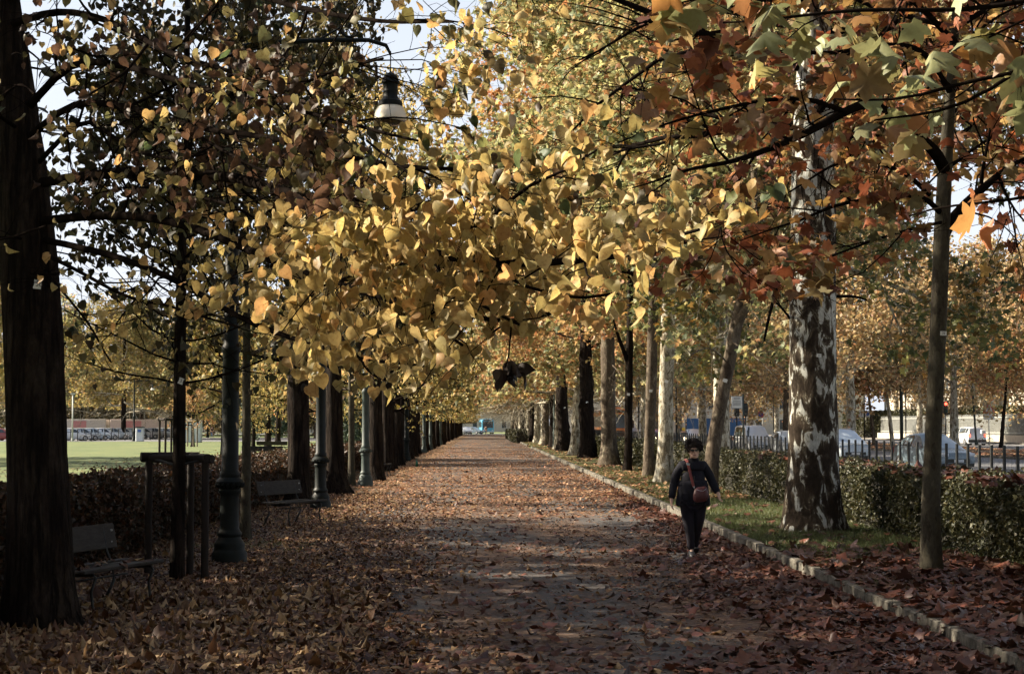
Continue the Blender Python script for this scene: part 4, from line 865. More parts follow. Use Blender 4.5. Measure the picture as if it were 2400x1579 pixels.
slim('plane_tree', 'dark gnarled plane, last before the green road lamp', 114.0, 1322, [.46,.38,.36,.33,.26], [(1320,1000),(1317,940),(1313,880),(1310,780)], M['bark_linden'], 27, (1323,955,.35), M['plane_orange'], 18000, 6, 6.6, G_R, PLANEL, .25, 'spread', .35, VZ, H=18, leaf_lowz=4, knob=.3)
i = 0; y = 124
barks = ['bark_plane', 'bark_linden', 'bark_plane_brown', 'bark_plane']
while y < 335:
    place('plf', 5.6+RD.uniform(-.3,.3), y, '%s plane, %s tree beyond the dark gnarled one' % (('pale','dark','brown','light-trunked')[i % 4], ordn(i)), G_R, sc=RD.uniform(.85,1.05), leafm=('plane_mix','plane_orange','plane_mix')[i % 3], barkm=barks[i % 4], name='plane_tree', z=VZ); i += 1; y += RD.uniform(8.5, 12)
# green hanging foliage of a second line of planes behind the hedge
for i, (x, y, s, lm, k) in enumerate([(9.5,48.8,1.0,'plane_dkgreen','pl0'),(9.5,67.5,1.0,'plane_dkgreen','pl0'),(9.4,98,.9,'plane_mix','plf')]):
    place(k, x, y, 'tall %s plane on the pavement behind the hedge, %s of three' % ({'plane_dkgreen':'green','plane_orange':'orange','plane_mix':'yellow-green'}[lm], ordn(i)), 'planes on the pavement behind the hedge', sc=s, leafm=lm, name='plane_tree', z=VZ)
# ------------------------------------------------------------------ roadside trees on the right
G_RD = 'trees along the far side of the road'
rt = [(1995,120,'rd0','thick two-tone trunk plane across the road right of the great plane',1.0),(2049,150,'rd1','thin leaning tree across the road left of the two forked ones',1.0),(2092,150,'rd1','forked slender tree leaning left across the road',1.15),
      (2155,170,'rd0','straight plane across the road behind the grey car',.85),(2236,150,'rd0','tall white-trunked plane behind the white car with red lights',1.05),(2345,135,'rd1','thin dark tree in front of the triangular warning sign',1.0),
      (1845,140,'rd0','roadside plane half hidden behind the great plane',1.0),(1647,150,'rd0','roadside plane right of the motorcyclist',1.0),(1592,190,'rd0','roadside plane left of the motorcyclist',1.0),(1700,180,'rd0','roadside plane behind the stop sign board',1.1),(1760,210,'rd0','roadside plane behind the white van',1.0),
      (2420,160,'rd0','roadside plane at the right edge of the view',1.1),(2300,200,'rd0','plane on the pavement in front of the villa',1.0),(1540,220,'rd0','roadside plane near the orange tram',1.1),(2100,230,'rd0','roadside plane in front of the tall green hedge',1.2),(1930,240,'rd0','far roadside plane behind the great plane',1.2),(1480,250,'rd0','roadside plane behind the orange tram',1.1),(2230,260,'rd0','far plane rising beside the villa',1.2),(1820,280,'rd0','far roadside plane beyond the no-parking sign',1.2),(1640,280,'rd0','far roadside plane beyond the traffic lights',1.2),(2380,260,'rd0','far plane by the villa at the right edge',1.2)]
for i, (u, D, k, lab, s) in enumerate(rt):
    place(k, xu(u, D), D, lab, G_RD, sc=s, rz=None if k == 'rd0' else (0 if u == 2345 else PI), leafm=('road_tree','plane_orange','road_tree','road_tree')[i % 4], barkm='bark_linden' if u == 2345 else ('bark_plane','bark_plane_brown')[i % 5 == 1], name='roadside_tree', z=.1)
for o in PROTOS:
    for ch in list(o.children): bpy.data.objects.remove(ch)
    bpy.data.objects.remove(o)
# ------------------------------------------------------------------ hedges
def hedge(label, x0, x1, y0, y1, h, zb, mat, leaf, n, topr=None, notch=(), group=None, gap=.05):
    t = thing('hedge', label, 'hedge', ((x0+x1)/2, (y0+y1)/2, zb), 0, group)
    cx, cy = (x0+x1)/2, (y0+y1)/2
    def hh(y): return h+.05*np.sin(y*1.7)+.04*np.sin(y*4.1+1)
    def wob(y, z): return .07*np.sin(y*2.3+z*3)+.05*np.sin(y*5.1+2-z*5)
    # woody core
    b = MB(); m = int((y1-y0)/.5)+1; rings = []
    for yy in np.linspace(y0+.12, y1-.12, m):
        H = float(hh(yy))-.12; w = (x1-x0)/2-.12
        rings.append([(-w+float(wob(yy,0)), yy-cy, -.02), (-w-.02+float(wob(yy,.6)), yy-cy, H*.55), (-w+.08, yy-cy, H), (w-.08, yy-cy, H), (w, yy-cy, H*.5), (w, yy-cy, -.02)])
    b.loft(rings).build('twigs', plain('hedge_inside', (.022,.02,.013), .9), t)
    Ls = y1-y0; A = [h*Ls, h*Ls, (x1-x0)*Ls, h*(x1-x0), h*(x1-x0)]; A = np.array(A); cnt = (A/A.sum()*n).astype(int)
    # spread more leaves near the camera end
    def ys(k): u = NR.rand(k); a, c = max(y0, 6.), y1; return 1/(1/c+(1/a-1/c)*u)
    P = []
    for sgn, k in ((-1, cnt[0]*2 if x0 > 0 else cnt[0]//2), (1, cnt[1]//2 if x0 > 0 else cnt[1]*2)):
        y = ys(k); z = hh(y)*NR.rand(k)**.8; P.append(np.stack([sgn*((x1-x0)/2+wob(y,z)*(-sgn)*-1)+NR.normal(size=k)*.045, y-cy, z], axis=1))
    k = cnt[2]; y = ys(k); P.append(np.stack([(NR.rand(k)-.5)*(x1-x0)*1.02, y-cy, hh(y)+NR.normal(size=k)*.035], axis=1))
    for ye, k in ((y0, cnt[3]), (y1, cnt[4])):
        z = NR.rand(k)*h; P.append(np.stack([(NR.rand(k)-.5)*(x1-x0), ye-cy+NR.normal(size=k)*.04, z], axis=1))
    P = np.concatenate(P); leaves('foliage', P, leaf, mat, t, HEARTL, 'spread' if False else 'any', NR, .5)
    return t
hedge('long dark green hedge between the right tree row and the fence', 6.5, 7.5, 10, 60, .96, VZ, M['hedge'], .05, 110000)
hedge('clipped green hedge further along behind the far right trees', 6.5, 7.5, 62, 150, .98, VZ, M['hedge'], .085, 26000)
hedge('small clipped hedge block at the far right end of the path', 3.4, 4.6, 175, 240, 1.25, 0, M['hedge'], .12, 9000)
hedge('dark brownish hedge behind the left lindens and benches', -5.95, -5.05, 13, 56, 1.06, 0, M['hedge_brown'], .055, 70000)
hedge('reddish far stretch of the left hedge', -5.95, -5.05, 57.5, 150, 1.0, 0, M['hedge_brown'], .085, 22000)
hedge('tall dark green clipped hedge in front of the villa garden', 55.5, 58.5, 165, 262, 3.6, .1, M['hedge'], .30, 16000)
x, y = scatter(900, 6.45, 7.5, 16, 45, lambda X, Y: .8*(Y < 27)+.35*(Y >= 27)*(Y < 45), powy=1)
P = np.stack([x, y, VZ+1.0+NR.rand(len(x))*.06], axis=1); o = leaves('fallen_plane_leaves', P, .16, M['litter_red'], None, PLANE, 'flat', NR, .5); o['kind'] = 'stuff'; o['label'] = 'red plane leaves lying on top of the right hedge'
# ------------------------------------------------------------------ lamp posts
LPROF = [(.235,0),(.235,.15),(.21,.19),(.20,.22),(.205,.26),(.185,.31),(.155,.35),(.15,.37),(.165,.39),(.165,.42),(.14,.45),(.128,.48),(.124,.9),(.13,.93),(.148,.96),(.15,.98),(.135,1.0),(.15,1.03),(.185,1.07),(.19,1.10),(.165,1.13),(.13,1.16),(.135,1.19),(.135,1.22),(.112,1.25),(.108,2.8),(.125,2.84),(.125,2.9),(.10,2.93),(.07,6.7),(.085,6.75),(.085,6.82),(.05,6.86),(.05,7.1),(.02,7.2)]
def lantern(parent, loc):
    cap = MB().lathe([(.006,.30),(.02,.28),(.055,.262),(.085,.235),(.108,.19),(.122,.145),(.125,.135),(.108,.125),(.10,.10),(.098,.03),(.102,.02),(.098,.01),(.098,-.05),(.102,-.055),(.112,-.08),(.145,-.105),(.158,-.115),(.158,-.135),(.165,-.14),(.165,-.17),(.15,-.178)], 20).build('lamp_cap', M['iron'], parent, 'auto'); cap.location = loc
    g = MB().lathe([(.15,-.178),(.175,-.20),(.198,-.24),(.212,-.29),(.217,-.34),(.214,-.385),(.20,-.39)], 24).build('lamp_glass', M['glass_lamp'], cap, True)
    MB().lathe([(.198,-.39),(.19,-.405),(.16,-.43),(.10,-.445)], 20).build('lamp_lens', M['lens'], cap, True)
    return cap
def lamp(label, x, y, arms, mat='iron', rz=0):
    t = thing('street_lamp', label, 'street lamp', (x, y, 0), rz, 'old iron street lamps along the left row')
    MB().lathe(LPROF, 20).build('post', M[mat], t, 'auto')
    b = MB()
    for i in range(16): # leaf ornament round the collar
        a = i*PI/8; b.tube([(.15*math.cos(a), .15*math.sin(a), 1.03), (.195*math.cos(a), .195*math.sin(a), 1.075), (.185*math.cos(a), .185*math.sin(a), 1.05)], [.02,.02,.006], 5)
    b.build('collar_ornament', M[mat], t, True)
    for s in arms:
        a = MB(); L = 2.12*s
        a.tube([(0,0,6.95), (L*.3,0,7.02), (L*.6,0,7.05), (L*.86,0,7.05), (L*.97,0,6.98), (L,0,6.86)], [.035,.035,.032,.03,.028,.018], 8)
        a.tube([(L*.05,0,6.45), (L*.2,0,6.55), (L*.33,0,6.8), (L*.36,0,7.0)], .02, 6)
        sp = [(L*.75+.16*math.cos(q*.5+PI)*(1-q/16)*s, 0, 7.22+.16*math.sin(q*.5+PI)*(1-q/16)) for q in range(14)]
        a.tube([(L*.55,0,7.06)]+sp, .02, 6)
        a.tube([(L,0,6.9), (L,0,6.62)], .009, 6)
        a.build('arm', M[mat], t, 'auto')
        lantern(t, Vector((L, 0, 6.33)))
    return t
LD = [(22.9,540,'nearest dark green lamp post left of the path, its opal lantern among the leaves'),(38,752,'second lamp post, beside the second bench'),(52,857,'third lamp post, greenish grey in the sun'),(88,953,'fourth lamp post along the dark left row'),(115,994,'fifth lamp post along the left row, sunlit shaft'),(129,1009,'sixth lamp post along the left row, sunlit shaft'),(159,1032,'seventh lamp post along the left row'),(200,1049,'eighth lamp post along the left row')]
for D, u, lab in LD: lamp(lab, xu(u, D), D, (1,) if D < 30 else (1,), 'iron' if D < 50 or D == 88 else 'iron_grey')  # sun on the farther posts is put into a paler iron colour
lamp('green street lamp standing on the meadow edge before the parked cars', xu(314, 200), 200, (1,), 'iron'); lamp('green street lamp further right on the meadow edge', xu(487, 260), 260, (1,), 'iron')
# green road lamps on the right verge
for u, D, lab in ((1300,129,'tall grey-green road lamp post behind the dark gnarled plane'),(1255,176,'tall grey-green road lamp post farther along the right verge')):
    t = thing('road_lamp', lab, 'street lamp', (xu(u, D), D, VZ)); MB().lathe([(.16,0),(.16,1.2),(.13,1.3),(.12,3),(.07,8.5)], 12).build('post', M['iron_grey'], t, 'auto')
    MB().tube([(0,0,8.4),(.8,0,8.9),(1.8,0,9)], .05, 6).build('arm', M['iron_grey'], t, True); MB().box((2.1,0,9), (.7,.25,.14), 0, None, .05).build('lamp_head', M['iron_grey'], t)
# ------------------------------------------------------------------ benches
def bench(label, p, ang, L=1.55, mat='wood'):
    """origin at the middle of the seat on the ground; long axis local x, facing local -y"""
    t = thing('park_bench', label, 'bench', (p[0], p[1], 0), ang, None)
    for i, yy in enumerate((-.20,-.07,.06,.19)): MB().box((0, yy, .43+.012*abs(i-1.5)), (L, .115, .035), 0, None, .008).build('seat_slat', M[mat], t)
    MB().box((0, .33, .70), (L, .03, .26), 0, Matrix.Rotation(math.radians(-13), 3, 'X'), .008).build('backrest', M[mat], t)
    b = MB()
    for sx in (-1, 1):
        for k in (-1, 1): b.tube([(sx*(L/2-.1), .315, .70+k*.06), (sx*(L/2-.1), .30, .70+k*.06)], .012, 6)
    b.build('bolt', M['rail_white'], t)
    for sx in (-1, 1):
        x = sx*(L/2-.22)
        MB().tube([(x,-.27,-.02),(x,-.22,.1),(x,-.20,.25),(x,-.25,.38),(x,-.22,.41),(x,0,.40),(x,.22,.41),(x,.29,.55),(x,.35,.80)], .016, 6).build('iron_frame', M['black'], t, True)
        MB().tube([(x,.34,-.02),(x,.27,.12),(x,.20,.26),(x,.22,.40)], .016, 6).build('leg', M['black'], t, True)
    MB().tube([(-(L/2-.22),.05,.33),((L/2-.22),.05,.33)], .01, 6).build('stretcher', M['black'], t)
    return t
d_ = Vector((.30, 1.5, 0)); bench('empty wooden bench under the big left linden', (-3.78, 17.2), math.atan2(d_.y, d_.x)-.12)
bench('dark wooden bench beside the second lamp post', (-3.45, 31.6), math.radians(80)-.25)
bench('far bench in the shade among the left lindens', (-3.6, 62), math.radians(88))
bench('pale bench on the meadow, seen from behind, right of two', (xu(617,84), 84), math.radians(180), 2.0)
bench('dark bench on the meadow, higher and farther than the pale one', (xu(640,110), 110), math.radians(175), 2.0)
LF = [('park_bench', 0)]
x = NR.rand(26)*.5-.25; ang = math.atan2(d_.y, d_.x)-.12; yy = (NR.rand(26)-.5)*1.4
P = np.stack([-3.78+yy*math.cos(ang)-x*math.sin(ang), 17.2+yy*math.sin(ang)+x*math.cos(ang), np.full(26, .475)], axis=1)
o = leaves('fallen_linden_leaves', P, .085, M['litter_yellow'], None, HEART, 'flat', NR, .6); o['kind'] = 'stuff'; o['label'] = 'fallen leaves lying on the seat of the near bench'
# stakes far away
stake_frame('pale stakes round a small tree far on the meadow', xu(452,150), 150, 1.2, .3, 2.2, 'stake_pale', .06, 'stake frames on the meadow')
stake_frame('tall dark stake frame behind the slim young linden', xu(388,108), 108, 1.05, .2, 2.2, 'stake', .07, 'stake frames on the meadow')
# ------------------------------------------------------------------ fence on the right
FX = 13.0; ft = thing('fence', 'black metal panel fence between pavement and road', 'fence', (FX, 36, VZ))
y = 36.0; i = 0; pm = None
pm0 = MB().box((0,0,.6), (.07,.07,1.25), 0, None, .01); po = pm0.build('post', M['black'], ft)
pts_y = [0.0]
while i < 99:
    i += 1; y += 1.06; c = po.copy(); c.location = (0, i*1.06, 0); link(c, ft)
b = MB()
for i in range(99):
    y0 = i*1.06
    for z in (.18, .62, 1.06): b.box((0, y0+.53, z), (.012, .99, .010))
    for k in range(1, 10): b.box((.008, y0+k*.106, .62), (.006, .007, .98))
b.build('panel', M['black'], ft)
ft2 = copy_tree(ft, None, (FX, 141.5, VZ), label='far stretch of black fence running towards the orange tram')
ft3 = thing('fence', 'pale vertical bar railing on a low wall before the villa', 'fence', (54.8, 150, .1))
MB().box((0, 30, .35), (.5, 110, .7)).build('low_wall', M['stone'], ft3)
b = MB(); y = -24
while y < 84: b.box((0, y, 1.75), (.05, .09, 2.1)); b.add([(-.03, y-.05, 2.8), (.03, y-.05, 2.8), (.03, y+.05, 2.8), (-.03, y+.05, 2.8), (0, y, 3.0)], [(0,1,4),(1,2,4),(2,3,4),(3,0,4)]); y += .34
for z in (.95, 2.6): b.box((0, 30, z), (.08, 108, .06))
b.build('railing', M['rail_white'], ft3)
# ------------------------------------------------------------------ cars
def car(label, x, y, rz, col, L=4.0, W=1.72, H=1.48, kind='hatch', z=0, lights=False, plate=True, glassc=None, group=None, name='parked_car'):
    """front faces local -y"""
    t = thing(name, label, 'car', (x, y, z), rz, group)
    pm = paint('car_paint_%d_%d_%d' % tuple(int(c*100) for c in col), col)
    h = L/2; g = .2
    if kind == 'van': st = [(-h,.62,.60,.80),(-h+.12,.80,.76,.86),(-h+.75,1.0,.97,.95),(-h+1.45,H-.06,1.02,.78),(-h+1.8,H,1.03,.78),(h-.5,H,1.03,.78),(h-.12,H-.05,1.02,.78),(h-.02,1.0,.95,.85),(h,.6,.55,.82)]; gl = (2,3,4,5,6)
    elif kind == 'suv': st = [(-h,.66,.64,.82),(-h+.12,.86,.82,.88),(-h+1.0,1.04,1.0,.93),(-h+1.85,H-.06,1.05,.72),(-h+2.3,H,1.07,.74),(h-.75,H-.02,1.10,.72),(h-.3,H-.12,1.1,.7),(h-.02,1.05,1.0,.86),(h,.62,.58,.84)]; gl = (2,3,4,5,6)
    else: st = [(-h,.55,.53,.80),(-h+.12,.74,.70,.86),(-h+.95,.94,.90,.92),(-h+1.85,H-.05,.94,.70),(-h+2.2,H,.96,.72),(h-.85,H-.06,.98,.68),(h-.55,H-.14,.98,.66),(h-.05,.95,.9,.84),(h,.55,.5,.80)]; gl = (2,3,4,5,6)
    hw = W/2; rings = []; sk = []
    for yy, top, belt, rf in st:
        nose = 1-.12*max(0, (abs(yy)-(h-.5))/.5)**2; w = hw*nose; wr = w*rf if top > 1.05 else w*.93
        half = [(w*.90, g), (w, g+.18), (w*1.0, (g+belt)/2+.05), (w*.97, belt), (wr, max(top-.07, belt+.01)), (wr*.82, max(top-.012, belt+.015)), (0.0, max(top+.02, belt+.03))]
        ring = [(a, yy, b_) for a, b_ in half]+[(-a, yy, b_) for a, b_ in reversed(half[:-1])]
        rings.append(ring); sk.append(half)
    body = MB().loft(rings).build('body', pm, t, 'auto')
    def glassq(quads, nm, mt):
        b = MB()
        for q in quads:
            q = [Vector(p) for p in q]; c = sum(q, Vector())/len(q); nrm = (q[1]-q[0]).cross(q[2]-q[1]).normalized()
            if nrm.dot(c-Vector((0, c.y*.5 if nm != 'side_window' else c.y, .8))) < 0: nrm = -nrm
            q2 = [c+(p-c)*(.95 if len(quads) > 1 else .9)+nrm*.012 for p in q]; b.add(q2, [tuple(range(len(q2)))])
        return b.build(nm, mt, t, False, False)
    R = rings
    gm = M['carglass']
    for (a, b2, nm) in ((gl[0], gl[1], 'windscreen'), (gl[4], gl[4]+1, 'rear_window')):
        zt = .1; A = R[a]; B = R[b2]
        if nm == 'windscreen': q = [A[4], B[4], B[5], B[7], B[8], A[8]]; q = [Vector(A[4]), Vector(B[4]), Vector(B[5]), Vector(B[7]), Vector(B[8]), Vector(A[8])]
        else: q = [Vector(A[4]), Vector(B[4]), Vector(B[8]), Vector(A[8])]
        glassq([q], nm, gm)
    for s in (0, 1):
        for j0, j1 in ((gl[1]-0, gl[2]), (gl[2], gl[3]), (gl[3], gl[4])):
            i3, i4 = (3, 4) if s == 0 else (9, 8)
            if kind == 'van' and j0 == gl[3]: continue
            A, B = R[j0], R[j1]
            if j0 == gl[1]: A3_ = Vector(R[gl[0]][i3]).lerp(Vector(R[gl[1]][i3]), .35); q = [A3_, Vector(A[i4]), Vector(B[i4]), Vector(B[i3])]
            else: q = [Vector(A[i3]), Vector(A[i4]), Vector(B[i4]), Vector(B[i3])]
            glassq([q], 'side_window', gm)
    for sx in (-1, 1):
        for yy in (-h+.72, h-.72):
            wh = MB(); wh.tube([(sx*(hw-.19), yy, .31), (sx*(hw+.012), yy, .31)], [.315, .315], 20); wo = wh.build('wheel', M['rubber'], t, 'auto')
            MB().tube([(sx*(hw+.0), yy, .31), (sx*(hw+.02), yy, .31)], [.20, .18], 14).build('rim', M['chrome'], wo)
        MB().box((sx*(hw+.07), -h+1.5, 1.0 if kind != 'hatch' else .95), (.16,.10,.13), 0, None, .04).build('wing_mirror', pm, t)
        MB().box((sx*(hw*.72), -h+.07, .66), (.36,.14,.15), sx*.25, None, .05).build('headlight', M['lamp_on'] if lights else M['plate'], t)
        MB().box((sx*(hw*.80), h-.04, .92 if kind != 'hatch' else .82), (.20,.10,.26), 0, None, .04).build('tail_light', M['red_on'] if lights == 'rear' else plain('tail_red', (.35,.02,.02), .3), t)
    MB().box((0, -h+.01, .42), (W*.62,.06,.16), 0, None, .03).build('grille', M['black'], t)
    MB().box((0, -h-.03, .42), (.44,.02,.10)).build('number_plate', M['plate'], t)
    MB().box((0, h+.012, .62), (.44,.02,.10)).build('number_plate', M['plate'], t)
    MB().box((0, -h+.04, .26), (W*.86,.12,.14), 0, None, .04).build('bumper', M['black'], t)
    if kind in ('suv',): MB().box((0, h-.03, .40), (W*.92,.12,.26), 0, None, .04).build('bumper', M['black'], t)
    if kind in ('suv', 'van'):
        b = MB()
        for sx in (-1, 1): b.tube([(sx*hw*.62, -h+2.0, H+.03), (sx*hw*.62, h-.9, H+.03)], .02, 6)
        b.build('roof_rail', M['chrome'], t)
    return t
WHT = (.62,.64,.66); SIL = (.36,.39,.41); BLU = (.10,.14,.18); PAL = (.48,.55,.60)
car('white van parked behind the fence, right of the stop sign board', xu(1763,118), 118, .12, WHT, 4.3, 1.75, 1.82, 'van', group='cars along the road')
car('silver car half hidden by the left side of the great plane', xu(1845,112), 112, .10, SIL, 4.0, 1.72, 1.48, group='cars along the road')
car('pale car just right of the great plane', xu(1972,88), 88, .12, PAL, 4.3, 1.75, 1.65, 'suv', group='cars along the road')
car('blue-grey rounded small car behind the nearest slim plane', xu(2186,70), 70, .28, (.17,.23,.27), 3.85, 1.72, 1.53, group='cars along the road')
car('white off-roader with glowing red tail lights on the far road', xu(2268,158), 158, PI+.10, WHT, 4.6, 1.88, 1.70, 'suv', lights='rear', group='cars on the far road')
car('white car behind the motorcyclist', xu(1624,160), 160, .05, WHT, 4.2, 1.72, 1.5, group='cars along the road')
car('white car left of the pale grey plane', xu(1512,175), 175, .05, WHT, 4.2, 1.72, 1.5, group='cars along the road')
car('dark red car between the mottled and the pale plane', xu(1541,165), 165, .05, (.22,.03,.03), 4.0, 1.7, 1.46, lights=True, group='cars along the road')
car('silver car far behind the fence, next to the orange tram', xu(1488,205), 205, .05, SIL, 4.2, 1.7, 1.5, group='cars along the road')
# car park beyond the meadow: cars seen from the side
cc = [WHT, SIL, PAL, WHT, SIL, WHT, PAL, WHT, SIL, PAL, WHT]
lb = ['white','silver','pale blue','white','silver','white','pale blue','white','silver','pale blue','white']
for i in range(11):
    u = 168+i*24; D = 203+i*4.5
    car('%s car in the car park row beyond the meadow, %s from the left' % (lb[i], ordn(i)), xu(u, D), D, PI*.5+.55, cc[i], 4.2, 1.74, 1.5, group='cars in the car park')
car('dark red car at the left edge of the car park', xu(3, 203), 203, PI/2, (.2,.03,.03), 4.2, 1.7, 1.5, group='cars in the car park')
car('silver car left of the large trunk in the car park', xu(28, 207), 207, PI/2, SIL, 4.2, 1.7, 1.5, group='cars in the car park')
car('white car far away at the left end of the path', xu(1093,350), 352, .2, WHT, 4.2, 1.7, 1.5, group='cars at the end of the path')
car('dark car far away at the end of the path', xu(1110,352), 356, .9, BLU, 4.2, 1.7, 1.5, group='cars at the end of the path')
# ------------------------------------------------------------------ bus and tram
def bus(name, label, cat, x, y, rz, L, W, H, col, low, zf=.35):
    t = thing(name, label, cat, (x, y, 0), rz)
    r = [(W/2*a, b) for a, b in ((.96,zf),(1,zf+.15),(1,1.1),(1,H-.5),(.95,H-.15),(.8,H),(0,H+.03))]
    ring = lambda yy, k: [(a*k, yy, zf+(b-zf)*(1-.03*(1-k)*10)) for a, b in r]+[(-a*k, yy, zf+(b-zf)*(1-.03*(1-k)*10)) for a, b in reversed(r[:-1])]
    MB().loft([ring(-L/2, .94), ring(-L/2+.2, 1), ring(L/2-.2, 1), ring(L/2, .95)]).build('body', paint('coach_%d' % int(col[2]*100), col), t, 'auto')
    b = MB().box((0, -L/2-.012, H*.62), (W*.80, .03, H*.42), 0, None, .01).build('windscreen', M['carglass'], t)
    n = int(L/1.5)
    for sx in (-1, 1):
        for i in range(n): MB().box((sx*(W/2+.004), -L/2+.9+i*(L-1.6)/(n-.6), H*.62), (.03, (L-1.6)/n*.82, H*.34)).build('window', M['carglass'], t)
        MB().box((sx*W*.36, -L/2-.02, zf+.45), (.26,.05,.18), 0, None, .02).build('headlight', M['plate'], t)
        for yy in (-L/2+2, L/2-2.2): MB().tube([(sx*(W/2-.3), yy, .45), (sx*(W/2+.01), yy, .45)], .45, 16).build('wheel', M['rubber'], t)
    MB().box((0, -L/2-.03, zf+.12), (W*.9,.06,.22), 0, None, .02).build('bumper', low, t)
    MB().box((0, -L/2-.02, H-.28), (W*.6,.03,.26)).build('destination_board', M['black'], t)
    return t
bus('bus', 'light blue bus facing the camera at the far end of the path', 'bus', xu(1140,356), 362, .06, 11, 2.6, 3.15, (.10,.42,.62), paint('bus_white', (.6,.65,.68)))
tm = bus('tram', 'orange tram standing behind the thick grey-brown plane', 'tram', 15.4, 206, .02, 24, 2.5, 3.7, (.85,.28,.06), M['black'])
MB().box((0,-6,3.85), (1.6,2.2,.3), 0, None, .06).build('roof_box', paint('coach_5', (.85,.28,.06)), tm)
# ------------------------------------------------------------------ signs and poles
def post(t, h, r=.03, mat='iron_grey', lean=0): MB().tube([(0,0,-.02),(lean*h,0,h)], r, 8).build('post', M[mat], t, True)
def text(parent, body, size, loc, mat, rx=PI/2, name='lettering'):
    cu = bpy.data.curves.new(name, 'FONT'); cu.body = body; cu.size = size; cu.align_x = 'CENTER'; cu.align_y = 'CENTER'; cu.extrude = .001
    tmp = bpy.data.objects.new('tmp', cu); COL.objects.link(tmp); dg = bpy.context.evaluated_depsgraph_get(); me = bpy.data.meshes.new_from_object(tmp.evaluated_get(dg)); bpy.data.objects.remove(tmp)
    me.materials.clear(); me.materials.append(mat); t = link(bpy.data.objects.new(name, me), parent); t.location = loc; t.rotation_euler = (rx, 0, 0); return t
t = thing('stop_sign_board', 'rectangular white tram stop board on a pole left of the white van', 'sign', (xu(1742,91), 91, VZ)); post(t, 3.4, .045)
bd = MB().box((-.34,-.03,2.95), (.60,.05,.66), 0, None, .01).build('board', plain('board_frame', (.25,.26,.26)), t)
MB().box((-.34,-.062,2.95), (.54,.01,.60)).build('board_face', plain('board_pale', (.62,.62,.58)), bd)
b = MB()
for i, (w_, z_) in enumerate(((.34,3.18),(.30,3.11),(.42,3.0),(.44,2.93),(.40,2.86),(.44,2.79))): b.box((-.34,-.07,z_), (w_,.006,.022))
b.build('timetable_lines', M['ink'], bd)
def disc(parent, c, r, mat, nm, n=28, th=.012): return MB().tube([(c[0], c[1], c[2]), (c[0], c[1]-th, c[2])], r, n).build(nm, mat, parent, 'auto')
RED = plain('sign_red', (.5,.03,.03), .4); BLUE = plain('sign_blue', (.04,.10,.35), .4); SW = plain('sign_white', (.7,.7,.68), .4)
t = thing('no_parking_sign', 'round blue and red no-parking sign on a thin post', 'sign', (xu(1787,158), 158, VZ)); post(t, 3.3, .035, 'rail_white')
f = disc(t, (-.18,-.04,2.7), .30, RED, 'disc'); disc(f, (-.18,-.053,2.7), .22, BLUE, 'blue_field'); MB().box((-.18,-.072,2.7), (.50,.01,.055), 0, Matrix.Rotation(PI/4, 3, 'Y')).build('red_bar', RED, f)
t = thing('warning_sign', 'triangular red-bordered warning sign above a white panel, before the railing', 'sign', (xu(2318,150), 150, .1)); post(t, 3.5, .05, 'rail_white')
def tri(r, y, z): return [(r*math.sin(a), y, z+r*math.cos(a)) for a in (0, 2*PI/3, 4*PI/3)]
def prism(pts, th): return [pts, [(p[0], p[1]-th, p[2]) for p in pts]]
f = MB().loft(prism(tri(.62,-.05,3.15), .02)).build('triangle', RED, t); MB().loft(prism(tri(.42,-.072,3.15), .01)).build('white_field', SW, f); MB().loft(prism(tri(.16,-.084,3.12), .006)).build('symbol', M['ink'], f)
g = MB().box((0,-.06,2.5), (.95,.03,.5), 0, None, .01).build('panel', SW, t); MB().box((0,-.08,2.5), (.6,.008,.10)).build('panel_lines', plain('faded_ink', (.25,.25,.25)), g)
t = thing('lane_sign', 'pair of small white arrow and lane signs on a thin dark post', 'sign', (xu(2026,150), 150, .1)); post(t, 5.4, .05, 'iron')
for dx, mt in ((-.28, M['ink']), (.28, BLUE)):
    f = MB().box((dx,-.06,2.75), (.42,.03,.55), 0, None, .01).build('plate', SW, t)
    if dx < 0: MB().box((dx,-.08,2.72), (.05,.01,.32)).add([(dx-.10,-.08,2.85),(dx+.10,-.08,2.85),(dx,-.08,2.98)], [(0,1,2)]).build('arrow', mt, f)
    else: disc(f, (dx,-.08,2.72), .15, mt, 'blue_disc')
t = thing('traffic_light', 'traffic light showing red, right of the slim plane trunk', 'traffic light', (xu(2216,140), 140, .1)); post(t, 3.6, .06, 'black')
hd = MB().box((0,-.05,3.2), (.34,.3,1.0), 0, None, .05).build('housing', M['black'], t); disc(hd, (0,-.2,3.5), .12, M['red_on'], 'red_lamp'); disc(hd, (0,-.2,3.2), .10, plain('dead_amber', (.08,.05,.01)), 'amber_lamp'); disc(hd, (0,-.2,2.9), .10, plain('dead_green', (.01,.05,.03)), 'green_lamp')
for u, lab in ((1727,'dark traffic light directly below the stop sign board'),(1747,'dark traffic light seen from behind beside the white van')):
    t = thing('traffic_light', lab, 'traffic light', (xu(u,130), 130, VZ)); post(t, 3.4, .05, 'black'); hd = MB().box((0,-.05,2.9), (.36,.3,1.0), 0, None, .05).build('housing', M['black'], t)
    for k in range(3): disc(hd, (0,-.2,2.6+.3*k), .10, plain('dead_lamp', (.04,.05,.05)), 'lamp_lens')
